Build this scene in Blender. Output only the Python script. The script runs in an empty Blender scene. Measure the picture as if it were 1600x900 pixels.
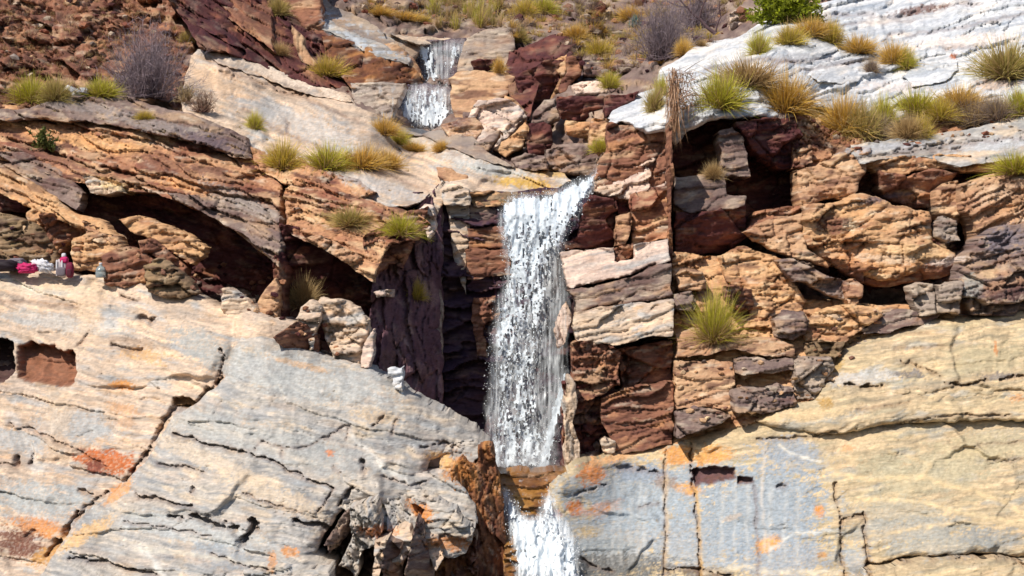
import bpy, math, random
import numpy as np
np.seterr(over='ignore')
SC = bpy.context.scene; COL = SC.collection
S = 18.0/40.0/1600.0           # metres per photo pixel per metre of distance
ZC = 8.0                        # height of the camera above the pool level

# ---------------------------------------------------------------- noise
def _h(ix, iy, k):
    if 1:
        n = ix.astype(np.int32).astype(np.uint32)*np.uint32(374761393) + iy.astype(np.int32).astype(np.uint32)*np.uint32(668265263) + np.uint32((k*974634777) & 0xffffffff)
        n = (n ^ (n >> np.uint32(13)))*np.uint32(1274126177)
        n = (n ^ (n >> np.uint32(16)))*np.uint32(2246822519)
        n = n ^ (n >> np.uint32(13))
    return (n & np.uint32(0xffffff)).astype(np.float32)*np.float32(1/16777215.)
def gnoise(x, y, k=0):
    x = np.asarray(x, np.float32); y = np.asarray(y, np.float32)
    x0 = np.floor(x); y0 = np.floor(y); fx = x-x0; fy = y-y0
    u = fx*fx*fx*(fx*(fx*6-15)+10); v = fy*fy*fy*(fy*(fy*6-15)+10)
    def g(ax, ay, dx, dy):
        a = _h(ax, ay, k)*6.2831853
        return np.cos(a)*dx + np.sin(a)*dy
    a = g(x0, y0, fx, fy); b = g(x0+1, y0, fx-1, fy)
    c = g(x0, y0+1, fx, fy-1); d = g(x0+1, y0+1, fx-1, fy-1)
    return (a*(1-u)+b*u)*(1-v) + (c*(1-u)+d*u)*v
def fbm(x, y, k=0, o=4, gain=.5):
    r = 0; a = 1; t = 0
    for i in range(o):
        r = r + a*gnoise(x, y, k+i*17); t += a; a *= gain; x = x*2.03+5.1; y = y*2.03+1.7
    return r/t*1.6
def cells(x, y, k=0, jit=.9):
    x = np.asarray(x, np.float32); y = np.asarray(y, np.float32)
    x0 = np.floor(x); y0 = np.floor(y)
    b1 = np.full(x.shape, 9., np.float32); b2 = b1.copy()
    r1 = np.zeros(x.shape, np.float32); r2 = r1.copy(); r3 = r1.copy(); dx = r1.copy(); dy = r1.copy()
    for j in (-1, 0, 1):
        for i in (-1, 0, 1):
            cx = x0+i; cy = y0+j
            a = _h(cx, cy, k); b = _h(cx, cy, k+7)
            ex = x-(cx+.5+(a-.5)*jit); ey = y-(cy+.5+(b-.5)*jit)
            d = np.sqrt(ex*ex+ey*ey)
            m = d < b1
            b2 = np.where(m, b1, np.minimum(b2, d)); b1 = np.where(m, d, b1)
            r1 = np.where(m, _h(cx, cy, k+11), r1); r2 = np.where(m, _h(cx, cy, k+13), r2); r3 = np.where(m, _h(cx, cy, k+19), r3)
            dx = np.where(m, ex, dx); dy = np.where(m, ey, dy)
    return r1, r2, r3, dx, dy, b2-b1
def rot(x, y, deg):
    a = math.radians(deg); c, s = math.cos(a), math.sin(a)
    return x*c+y*s, -x*s+y*c     # along, across (pixel y grows downwards, deg > 0 dips to the right)
def sstep(a, b, x):
    t = np.clip((x-a)/(b-a), 0, 1); return t*t*(3-2*t)

# ---------------------------------------------------------------- large-scale form of the valley side
CP = [(-300,1000,31.5),(0,900,33.2),(400,900,33.2),(750,900,34.6),(0,430,40.3),(400,510,38.6),(600,590,37.9),(760,690,37.5),(200,650,37.2),
 (900,900,36.0),(1250,900,35.8),(1600,900,35.6),(900,725,37.8),(1200,650,38.6),(1600,485,40.6),(1450,620,38.9),(1900,1000,34.5),
 (0,165,45.5),(290,165,46.2),(0,300,42.8),(150,400,40.9),(400,300,43.2),(400,440,40.2),(600,280,43.6),(560,500,39.6),(680,290,43.6),(850,295,44.2),
 (600,190,48.6),(350,82,50.5),(450,200,46.6),(900,265,45.6),(700,220,48.2),
 (660,195,54),(680,130,56),(650,58,58),(800,50,59),(800,150,53),(700,-20,64),(900,0,63),(870,150,50.5),(900,240,47),(950,100,55),(1000,40,59),(1100,30,60),
 (960,200,43.6),(960,400,41.6),(960,700,39.2),(1050,250,43.8),(1060,450,41.2),(1060,680,39.2),
 (1300,450,41.4),(1300,300,43.0),(1250,210,44.2),(1600,230,44.2),(1600,350,42.4),(1300,180,45.2),(1000,170,45.2),(1080,85,48.5),(1200,30,51.5),(1300,60,49.5),(1300,0,53),(1600,0,52),(1600,120,47.5),
 (0,0,52),(250,0,54),(300,80,51),(500,0,58),(530,110,53),(400,60,54),(-300,100,48),(1900,100,47),(1900,500,40),(-300,500,38),(0,-150,58),(800,-150,72),(1600,-150,60)]
_cp = np.array(CP, float)
def _tps():
    p = _cp[:, :2]/1000.; n = len(p)
    r = np.hypot(p[:, None, 0]-p[None, :, 0], p[:, None, 1]-p[None, :, 1])
    K = np.where(r > 0, r*r*np.log(r+1e-12), 0)+np.eye(n)*2e-4
    Pm = np.c_[np.ones(n), p]
    A = np.zeros((n+3, n+3)); A[:n, :n] = K; A[:n, n:] = Pm; A[n:, :n] = Pm.T
    return np.linalg.solve(A, np.r_[_cp[:, 2], 0, 0, 0])
_w = _tps()
def _Bexact(x, y):
    x = np.asarray(x, float)/1000.; y = np.asarray(y, float)/1000.
    r = _w[-3]+_w[-2]*x+_w[-1]*y
    for i, (cx, cy, _) in enumerate(CP):
        d = np.hypot(x-cx/1000., y-cy/1000.)
        r = r+_w[i]*np.where(d > 0, d*d*np.log(d+1e-12), 0)
    return r
_gx = np.arange(-1200, 2801, 20); _gy = np.arange(-500, 1501, 20)
_GX, _GY = np.meshgrid(_gx, _gy); _BT = np.clip(_Bexact(_GX, _GY), 20, 95)
def B(x, y):
    x = np.asarray(x, float); y = np.asarray(y, float)
    fx = np.clip((x+1200)/20., 0, len(_gx)-1.001); fy = np.clip((y+500)/20., 0, len(_gy)-1.001)
    i = fx.astype(int); j = fy.astype(int); u = fx-i; v = fy-j
    return (_BT[j, i]*(1-u)+_BT[j, i+1]*u)*(1-v)+(_BT[j+1, i]*(1-u)+_BT[j+1, i+1]*u)*v
def at(x, y, Y): return ((x-800)*S*Y, Y, ZC+(450-y)*S*Y)

# ---------------------------------------------------------------- colours (what sunlight shows, turned into base colours)
def lin(c):
    c = np.array(c, float)/255.
    return np.where(c < .04045, c/12.92, ((c+.055)/1.055)**2.4)*ALB
ALB = .82
PAL = dict(
 cream=[(224,198,172),(210,190,172),(194,190,186),(226,190,154)],
 grey=[(200,191,180),(178,177,176),(214,198,178),(164,166,168)],
 blue=[(186,188,190),(170,176,182),(206,198,188),(176,182,186)],
 yellow=[(214,192,154),(202,180,148),(190,182,166),(224,204,168)],
 tan=[(216,176,138),(186,142,112),(230,196,158),(142,104,88)],
 orange=[(230,186,138),(204,156,116),(172,124,94),(238,208,166)],
 brown=[(160,112,88),(128,86,72),(188,136,104),(92,56,54)],
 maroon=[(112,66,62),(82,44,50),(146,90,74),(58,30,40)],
 olive=[(152,128,98),(124,102,82),(100,80,70),(180,154,114)],
 white=[(228,229,232),(206,212,221),(238,233,229),(182,192,204)],
 rust=[(152,100,66),(112,70,52),(184,128,78),(82,52,46)],
 amber=[(176,124,60),(128,82,46),(206,152,74),(88,54,42)],
 stone=[(190,172,154),(158,144,136),(206,186,164),(126,112,106)],
 pink=[(236,212,196),(214,188,174),(244,228,214),(196,168,156)],
 taupe=[(154,134,124),(126,106,102),(184,164,148),(98,80,82)],
 mixed=[(214,164,124),(150,96,78),(234,196,154),(172,116,90)],
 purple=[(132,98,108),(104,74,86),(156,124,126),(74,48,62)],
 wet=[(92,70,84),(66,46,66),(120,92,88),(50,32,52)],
)
STY = dict(  # angle, aspect, big cell px, big amp m, small amp, noise amp, striation amp, layer px, layer amp, crack
 slab=dict(a=12, asp=5, c=120, ca=.08, sa=.02, na=.15, st=.016, lp=0, la=0, ck=.004, fl=.007, stp=.3, pit=.03),
 slabr=dict(a=-9, asp=5, c=130, ca=.045, sa=.014, na=.09, st=.018, lp=0, la=0, ck=.002, fl=.004, stp=.25, pit=.02),
 strata=dict(a=18, asp=3.2, c=46, ca=.22, sa=.06, na=.16, st=.03, lp=17, la=.10, ck=.07),
 layer=dict(a=-12, asp=5, c=60, ca=.05, sa=.03, na=.05, st=.022, lp=26, la=.05, ck=.03),
 block=dict(a=-8, asp=1.7, c=44, ca=.24, sa=.07, na=.14, st=.035, lp=22, la=.05, ck=.10),
 rubble=dict(a=10, asp=1.4, c=17, ca=.42, sa=.12, na=.3, st=.03, lp=0, la=0, ck=.15),
 boulder=dict(a=-5, asp=2.2, c=62, ca=.20, sa=.05, na=.18, st=.035, lp=19, la=.05, ck=.08),
 vert=dict(a=86, asp=4, c=40, ca=.12, sa=.05, na=.1, st=.05, lp=0, la=0, ck=.05),
)
MIXF = dict(cream=(.2,.15,.0,.3), grey=(.25,.1,.0,.3), blue=(.0,.0,.0,.25), yellow=(.0,.1,.0,.3), white=(0,0,0,.2), pink=(.5,.2,.1,.3), tan=(.5,.4,.7,.4), orange=(.5,.5,.6,.45),
 brown=(.65,.5,.5,.35), maroon=(.3,.3,.4,.12), olive=(.5,.2,.5,.2), amber=(.2,.3,.4,.1), rust=(.5,.4,.6,.35), stone=(.5,.25,.4,.4), taupe=(.6,.35,.5,.4), mixed=(.7,.5,.8,.5), wet=(.1,.1,.4,.03), purple=(.1,.1,.3,.15))
def sdf(poly, X, Y):
    P = np.array(poly, float); n = len(P); d2 = np.full(X.shape, 1e18); ins = np.zeros(X.shape, bool)
    for i in range(n):
        ax, ay = P[i]; bx, by = P[(i+1) % n]
        ex, ey = bx-ax, by-ay; L = ex*ex+ey*ey+1e-9
        t = np.clip(((X-ax)*ex+(Y-ay)*ey)/L, 0, 1)
        d2 = np.minimum(d2, (X-ax-t*ex)**2+(Y-ay-t*ey)**2)
        c = ((ay > Y) != (by > Y)) & (X < (bx-ax)*(Y-ay)/(by-ay+1e-12)+ax)
        ins ^= c
    d = np.sqrt(d2); return np.where(ins, d, -d)
def polyd(pts, X, Y):
    """distance to a polyline and the position 0..1 along it"""
    d2 = np.full(X.shape, 1e18)
    for (ax, ay), (bx, by) in zip(pts[:-1], pts[1:]):
        ex, ey = bx-ax, by-ay; L = ex*ex+ey*ey+1e-9
        t = np.clip(((X-ax)*ex+(Y-ay)*ey)/L, 0, 1)
        d2 = np.minimum(d2, (X-ax-t*ex)**2+(Y-ay-t*ey)**2)
    return np.sqrt(d2)

# ---------------------------------------------------------------- surface depth map used to stand plants on the rock
ZB = np.full((520, 900), 1e9)
def zput(px, py, Y):
    i = ((px+100)/2).astype(int); j = ((py+60)/2).astype(int)
    m = (i >= 0) & (i < 900) & (j >= 0) & (j < 520)
    np.minimum.at(ZB, (j[m], i[m]), Y[m])
def zat(x, y):
    i = int((x+100)/2); j = int((y+60)/2)
    w = ZB[max(0, j-1):j+2, max(0, i-1):i+2]; w = w[w < 1e8]
    return float(np.median(w)) if len(w) else float(B(x, y))

def mesh(name, V, F, mat, parent=None, col=None, smooth=True):
    me = bpy.data.meshes.new(name)
    V = np.asarray(V, np.float32); F = np.asarray(F, np.int32)
    k = F.shape[1]
    me.vertices.add(len(V)); me.vertices.foreach_set('co', V.ravel())
    me.loops.add(F.size); me.loops.foreach_set('vertex_index', F.ravel())
    me.polygons.add(len(F)); me.polygons.foreach_set('loop_start', np.arange(0, F.size, k, dtype=np.int32))
    me.polygons.foreach_set('loop_total', np.full(len(F), k, np.int32))
    me.polygons.foreach_set('use_smooth', np.full(len(F), smooth))
    me.update(calc_edges=True)
    if col is not None:
        a = me.color_attributes.new('tint', 'FLOAT_COLOR', 'POINT')
        c = np.ones((len(V), 4), np.float32); c[:, :3] = col
        a.data.foreach_set('color', c.ravel())
    me.materials.append(mat)
    o = bpy.data.objects.new(name, me); COL.objects.link(o)
    if parent is not None: o.parent = parent
    return o
def tag(o, label=None, cat=None, group=None, kind=None):
    if label: o['label'] = label
    if cat: o['category'] = cat
    if group: o['group'] = group
    if kind: o['kind'] = kind
    return o
def empty(name, label, cat, group=None, loc=(0, 0, 0)):
    o = bpy.data.objects.new(name, None); COL.objects.link(o); o.empty_display_size = .2; o.location = loc
    return tag(o, label, cat, group)

# ---------------------------------------------------------------- rock
SPLATS = {}; STROKES = {}; CRACKS = {}; CARVES = {}
def rock_arrays(X, Y, d, st, pal, seed, keys, u, r, rnd, edge=True, cs=1.):
    """height towards the viewer (m) and colour for the surface points"""
    X = X.astype(np.float32); Y = Y.astype(np.float32)
    a = st['a']; wx = fbm(X/70, Y/70, seed+3, 3)*12; wy = fbm(X/70, Y/70, seed+5, 3)*9
    A, C = rot(X+wx, Y+wy, a); asp = st['asp']
    h = np.zeros(X.shape); cm = np.zeros(X.shape)
    mod = np.clip(.55+1.1*fbm(X/90, Y/90, seed+40, 2), 0, 1.3)       # calm and broken places
    for lv, (sz, amp) in enumerate(((st['c'], st['ca']), (st['c']*.42, st['ca']*.5), (st['c']*.18, st['ca']*.24))):
        q1, q2, q3, dx, dy, e = cells(A/(sz*asp**.5), C/(sz/asp**.5), seed+lv*31)
        m = mod if lv else 1.
        h += m*amp*((q1-.5)*1.1*st.get('stp', 1.)+(q2-.5)*dx*1.6+(q3-.35)*dy*1.6)
        h -= m*st['ck']*(1.-lv*.3)*np.exp(-(e/(.035+.03*lv))**2)
        cm += (q3-.5)*(.5, .35, .3)[lv]
    h += st['na']*fbm(X/60, Y/60, seed+50, 5, .55)
    h += st['sa']*fbm(A/14, C/5., seed+60, 3, .6)*mod
    sn = fbm(A/(40.), C/3.2, seed+70, 3, .6)
    h += st['st']*sn
    if st['c'] > 20:
        w = -C/7.5+fbm(A/80, C/30, seed+85, 2)*1.5
        li = np.floor(w); fr = w-li; hr = _h(li, np.floor(A/70+li*.61), seed+10)
        h += st.get('fl', .04)*(1-fr)*hr*(.2+mod); cm += (hr-.5)*.22
    if 'pit' in st:
        q1, q2, q3, dx, dy, e = cells((X+wx*2)/190., (Y+wy*2)/120., seed+400); h += .30*((q1-.5)*dx*1.5+(q2-.5)*dy*1.5)*sstep(0, .12, e)
        q1, q2, q3, dx, dy, e = cells(A/90., C/34., seed+410); h += .07*((q1-.5)*dx*1.6+(q2-.5)*dy*1.8)*mod
        pt = sstep(.40, .58, fbm(A/8, C/3.2, seed+87, 3, .6)+.25*fbm(X/60, Y/60, seed+88, 2)); h -= st['pit']*pt
    else: pt = None
    if st['lp']:
        w = -C/st['lp']+fbm(A/120, C/40, seed+80, 2)*1.2
        li = np.floor(w); fr = w-li
        hr = _h(li, np.floor(A/260+li*.37), seed+9)
        h += st['la']*(1-fr)*(.3+1.4*hr)*(.6+mod)
        cm += (hr-.5)*.5
    if edge:
        rr = np.maximum(r*(1+.6*fbm(X/25, Y/25, seed+90, 2)), 1.5)
        t = np.clip(1-d/rr, 0, 1)
        h -= rnd*(1-np.sqrt(np.clip(1-t*t, 0, 1)))
    p = [lin(c) for c in PAL[pal]]
    t = np.clip(.5+cm*.9+.9*fbm(A/110, C/30, seed+100, 4), 0, 1)[:, None]
    c = p[0]*(1-t)+p[1]*t
    m = sstep(.12, .42, fbm(A/60, C/22, seed+110, 4))[:, None]; c = c*(1-m)+p[2]*m
    m = (sstep(.2, .5, fbm(A/45, C/9, seed+120, 4, .6)+cm*.25)*.75)[:, None]; c = c*(1-m)+p[3]*m
    # colours that run on from rock to rock: tan weathering, pale bleaching, dark desert varnish, iron
    gx, gy = rot(X, Y, a*.7); mf = MIXF.get(pal, 1.)
    w1 = fbm(gx/75, gy/26, 5003, 4, .6)+.3*cm; w2 = fbm(gx/60, gy/16, 5013, 4, .6)-.2*cm; w3 = fbm(gx/90, gy/34, 5023, 4, .6)+.2*cm
    if mf[0]: m = (sstep(.10, .40, w1)*mf[0])[:, None]; c = c*(1-m)+lin((206, 172, 138))*m
    if mf[1]: m = (sstep(.18, .5, w3)*mf[1])[:, None]; c = c*(1-m)+lin((222, 164, 112))*m
    if mf[2]: m = (sstep(.08, .34, w2)*mf[2])[:, None]; c = c*(1-m)+lin((92, 56, 54))*m
    m = (sstep(.2, .46, fbm(gx/50, gy/12, 5033, 4, .6))*mf[3])[:, None]; c = c*(1-m)+lin((236, 222, 200))*m
    if pal in ('cream', 'grey', 'blue', 'pink', 'white', 'yellow'):
        f = fbm(A/85, C/6.5, seed+170, 4, .62); c = c*(1+np.stack([f*.78, f*.70, f*.60], -1))
        m = sstep(.12, .5, fbm(A/120, C/14, seed+180, 4, .6))[:, None]*.6; c = c*(1-m)+lin((182, 188, 192) if pal != 'yellow' else (196, 186, 158))*m
    f = fbm(A/13, C/2.8, seed+130, 3, .7)[:, None]; c = c*(1+f*.34)
    f = fbm(X/3.6, Y/3., seed+140, 2, .8)[:, None]; c = c*(1+f*.13)
    if pt is not None: c = c*(1-.3*pt[:, None])
    for k in keys:
        for (cx, cy, rx, ry, an, colr, sg) in SPLATS.get(k, ()):
            a_, b_ = rot(X-cx, Y-cy, an)
            e = 1-np.hypot(a_/rx, b_/ry)
            if e.max() < -.8: continue
            m = sstep(.0, .34, e-.05+.75*fbm(A/18, C/9, seed+150, 4, .65)+.5*fbm(A/4.5, C/2.6, seed+155, 2, .7))*min(sg, .88)*np.clip(1.+.9*fbm(X/4., Y/3., 977, 2, .8), .2, 1.12)
            m = m[:, None]; tx = 1+.5*fbm(A/7, C/3, seed+160, 3, .7)[:, None]
            c = c*(1-m)+lin(colr)*tx*m
        for (pts, w, colr, sg, dh) in STROKES.get(k, ()):
            dd = polyd(pts, X+5*fbm(X/18, Y/18, 901, 3), Y+5*fbm(X/18, Y/18, 907, 3))
            m = sg*np.exp(-(dd/w)**2)*np.clip(.75+.9*fbm(X/16, Y/16, 911, 2), 0, 1)
            c = c*(1-m[:, None])+lin(colr)*m[:, None]; h += dh*m
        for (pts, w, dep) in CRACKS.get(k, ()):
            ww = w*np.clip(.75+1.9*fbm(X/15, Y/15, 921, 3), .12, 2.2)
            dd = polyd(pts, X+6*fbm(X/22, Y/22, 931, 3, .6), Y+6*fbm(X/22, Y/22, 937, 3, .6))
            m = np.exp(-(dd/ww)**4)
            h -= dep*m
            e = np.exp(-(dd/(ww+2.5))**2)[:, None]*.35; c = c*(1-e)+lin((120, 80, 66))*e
        for (poly, dep, soft, colr) in CARVES.get(k, ()):
            q = sdf(poly, X+5*fbm(X/14, Y/14, 941, 3, .6), Y+5*fbm(X/14, Y/14, 947, 3, .6))
            m = sstep(0, soft, q)
            h -= dep*m
            if colr: mm = sstep(-1, 2, q)[:, None]*.9; tx = 1+.6*fbm(A/9, C/4, 951, 3, .7)[:, None]; c = c*(1-mm)+lin(colr)*tx*mm
    return h, np.clip(c, .004, .9)
def piece(style, pal, poly, off=0., sv=0., sh=0., r=10, th=1.1, flat=False, seed=None, step=2., keys=(), rnd=None, rough=1., **kw):
    st = dict(STY[style]); st.update({k: v for k, v in kw.items() if k in st})
    P = np.array(poly, float)
    if seed is None: seed = int(abs(P[0, 0]*7+P[0, 1]*13+len(P)*31)) % 9973
    x0, y0 = P.min(0)-4*step-6; x1, y1 = P.max(0)+4*step+6
    xs = np.arange(x0, x1+step, step); ys = np.arange(y0, y1+step, step)
    GX, GY = np.meshgrid(xs, ys); nx = len(xs); ny = len(ys)
    d = sdf(poly, GX, GY)
    d = d+rough*(2.2*fbm(GX/16, GY/16, seed+1, 3, .6)+4.5*fbm(GX/40, GY/40, seed+2, 2))
    gy, gx = np.gradient(d, step); g2 = np.clip(gx*gx+gy*gy, .35, 4)
    out = d < 0
    X = np.where(out, GX-d*gx/g2, GX); Y = np.where(out, GY-d*gy/g2, GY)
    back = d < -1.45*step
    cell = (d[:-1, :-1] > -2.95*step) & (d[1:, :-1] > -2.95*step) & (d[:-1, 1:] > -2.95*step) & (d[1:, 1:] > -2.95*step)
    cx, cy = P.mean(0); Bc = float(B(cx, cy)); u = S*Bc
    Yp = (Bc if flat else B(X, Y))+off+sv*(cy-Y)*u+sh*(X-cx)*u
    if rnd is None: rnd = min(.35, r*u*(.7 if style == 'boulder' else .35))
    fx = X.ravel(); fy = Y.ravel(); fd = np.maximum(d, 0).ravel()
    h, c = rock_arrays(fx, fy, fd, st, pal, seed, keys, u, r, rnd)
    h = h.reshape(X.shape)
    Yf = Yp-h; Yf = np.where(back, Yp+th+rnd, Yf)
    W = np.stack([(X-800)*S*Yp, Yf, ZC+(450-Y)*S*Yp], -1).reshape(-1, 3)
    idx = np.arange(nx*ny).reshape(ny, nx)
    F = np.stack([idx[1:, :-1], idx[1:, 1:], idx[:-1, 1:], idx[:-1, :-1]], -1)[cell]
    used = np.unique(F); rm = np.full(nx*ny, -1, np.int64); rm[used] = np.arange(len(used)); F = rm[F]
    ins = (d > 0).ravel()
    return W[used], F, c[used], (fx[ins], fy[ins], Yf.ravel()[ins])
# ---------------------------------------------------------------- materials
def rock_mat(name, rough=.85, spec=.25, wet=0.):
    m = bpy.data.materials.new(name); m.use_nodes = True; N = m.node_tree.nodes; L = m.node_tree.links
    b = N['Principled BSDF']; b.inputs['Roughness'].default_value = rough; b.inputs['Specular IOR Level'].default_value = spec
    at_ = N.new('ShaderNodeAttribute'); at_.attribute_name = 'tint'
    tc = N.new('ShaderNodeTexCoord')
    mp = N.new('ShaderNodeMapping'); mp.inputs['Scale'].default_value = (.6, .6, 3.); mp.inputs['Rotation'].default_value = (0, math.radians(8), 0)
    L.new(tc.outputs['Object'], mp.inputs['Vector'])
    n1 = N.new('ShaderNodeTexNoise'); n1.inputs['Scale'].default_value = 14; n1.inputs['Detail'].default_value = 8; n1.inputs['Roughness'].default_value = .68
    L.new(mp.outputs[0], n1.inputs['Vector'])
    mr = N.new('ShaderNodeMapRange'); mr.inputs['From Min'].default_value = .3; mr.inputs['From Max'].default_value = .7
    mr.inputs['To Min'].default_value = .80; mr.inputs['To Max'].default_value = 1.16
    L.new(n1.outputs[0], mr.inputs['Value'])
    mx = N.new('ShaderNodeMix'); mx.data_type = 'RGBA'; mx.blend_type = 'MULTIPLY'; mx.inputs[0].default_value = 1
    L.new(at_.outputs['Color'], mx.inputs[6]); L.new(mr.outputs[0], mx.inputs[7]); L.new(mx.outputs[2], b.inputs['Base Color'])
    bp = N.new('ShaderNodeBump'); bp.inputs['Strength'].default_value = .7; bp.inputs['Distance'].default_value = .035
    L.new(n1.outputs[0], bp.inputs['Height']); L.new(bp.outputs[0], b.inputs['Normal'])
    return m
M_ROCK = rock_mat('weathered_rock')
M_WET = rock_mat('wet_rock', .32, .6)

def K(k, kind, *a):
    {'s': SPLATS, 'l': STROKES, 'c': CRACKS, 'v': CARVES}[kind].setdefault(k, []).append(a)
# ---- stains, veins, cracks and broken-out places of the lower left slab
for a in [(165,720,55,22,8,(206,112,56),.95),(150,728,20,14,0,(120,66,60),.8),(60,822,55,18,8,(226,150,86),.85),(185,770,20,16,-40,(222,150,84),.8),(130,835,70,16,-28,(236,190,132),.8),
          (225,555,45,14,10,(226,178,116),.6),(190,602,22,9,5,(216,150,84),.9),(195,640,30,10,12,(222,168,120),.6),(30,850,45,28,15,(128,82,66),.9),(70,870,35,14,-30,(214,160,92),.8),
          (100,505,120,16,6,(210,206,200),.7),(330,550,80,28,28,(176,178,176),.8),(120,665,70,30,10,(192,194,194),.8),(60,780,110,34,6,(186,190,190),.85),(30,690,60,24,10,(190,194,196),.7),
          (300,420,200,26,12,(244,208,164),.5),(140,480,26,60,4,(236,206,172),.5),(90,640,26,70,2,(236,208,176),.5),(60,450,120,14,4,(244,226,196),.5),
          (220,535,60,10,9,(120,92,78),.35),(195,660,20,10,0,(206,160,120),.5)]: K('LL', 's', *a)
for a in [(470,590,170,40,12,(196,198,196),.8),(420,690,200,34,14,(190,192,190),.7),(330,720,150,16,22,(228,208,184),.6),(430,775,120,22,22,(228,206,178),.6),(180,770,35,14,-40,(232,166,100),.7),
          (140,830,70,14,-30,(240,196,138),.75),(300,830,160,26,10,(198,202,202),.7),(350,870,60,20,20,(160,170,180),.6),(452,862,16,10,0,(224,150,80),.8),(425,880,8,22,-4,(222,156,96),.7),
          (660,800,30,12,30,(228,150,76),.9),(590,830,30,12,0,(222,140,80),.8),(720,735,40,24,30,(208,140,76),.75),(690,720,25,16,20,(232,190,130),.7),(700,850,40,14,0,(206,136,76),.8),
          (515,708,8,7,0,(222,140,90),.8),(470,570,60,6,14,(220,180,140),.7),(590,650,50,14,14,(224,196,160),.6)]: K('LL2', 's', *a)
for a in [([(250,645),(300,655),(400,690),(470,720),(500,760)],5,(236,222,204),.4,.01),([(220,860),(245,880),(262,915)],5,(238,238,232),.8,.02),([(210,858),(300,866),(380,880),(440,890)],4,(240,232,214),.7,.01),
          ([(535,670),(575,705),(600,730)],3,(240,236,228),.8,.01),([(575,712),(610,740),(650,760)],6,(236,234,228),.7,.03)]: K('LL2', 'l', *a)
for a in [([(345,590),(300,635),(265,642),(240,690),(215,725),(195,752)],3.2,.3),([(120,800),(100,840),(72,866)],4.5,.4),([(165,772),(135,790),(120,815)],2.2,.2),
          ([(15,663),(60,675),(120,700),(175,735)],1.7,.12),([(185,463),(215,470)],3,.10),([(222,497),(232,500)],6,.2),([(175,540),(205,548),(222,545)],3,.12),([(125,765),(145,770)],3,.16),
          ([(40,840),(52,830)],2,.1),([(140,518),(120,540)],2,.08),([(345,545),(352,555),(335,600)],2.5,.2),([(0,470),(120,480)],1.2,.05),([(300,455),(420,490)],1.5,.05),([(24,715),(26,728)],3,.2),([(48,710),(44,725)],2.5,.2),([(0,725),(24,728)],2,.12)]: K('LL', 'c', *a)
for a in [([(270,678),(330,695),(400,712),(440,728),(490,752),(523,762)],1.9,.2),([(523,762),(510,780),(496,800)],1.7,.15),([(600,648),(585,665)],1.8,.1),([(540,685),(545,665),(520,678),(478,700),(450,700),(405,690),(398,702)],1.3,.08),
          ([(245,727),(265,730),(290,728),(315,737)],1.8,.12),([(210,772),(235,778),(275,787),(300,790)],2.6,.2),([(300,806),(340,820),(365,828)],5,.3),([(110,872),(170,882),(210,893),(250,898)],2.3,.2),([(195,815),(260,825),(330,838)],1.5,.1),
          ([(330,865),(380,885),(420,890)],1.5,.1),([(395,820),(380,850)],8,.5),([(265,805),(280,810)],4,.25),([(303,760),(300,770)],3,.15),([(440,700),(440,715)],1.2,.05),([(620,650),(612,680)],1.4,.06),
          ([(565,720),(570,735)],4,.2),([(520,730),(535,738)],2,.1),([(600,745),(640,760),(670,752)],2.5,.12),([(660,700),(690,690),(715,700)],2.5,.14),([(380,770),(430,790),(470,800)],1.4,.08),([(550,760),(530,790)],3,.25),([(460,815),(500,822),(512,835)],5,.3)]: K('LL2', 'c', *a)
K('LL', 'v', [(-40,528),(12,527),(20,535),(21,580),(8,598),(-40,600)], 1.1, 4, (74,40,46))
K('LL', 'v', [(26,540),(45,533),(85,540),(102,548),(114,545),(120,580),(115,600),(95,606),(25,592),(22,575)], .45, 6, (150,94,66))
K('LL', 'v', [(270,617),(300,622),(306,630),(290,642),(268,636)], .3, 4, (140,104,64))
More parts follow.
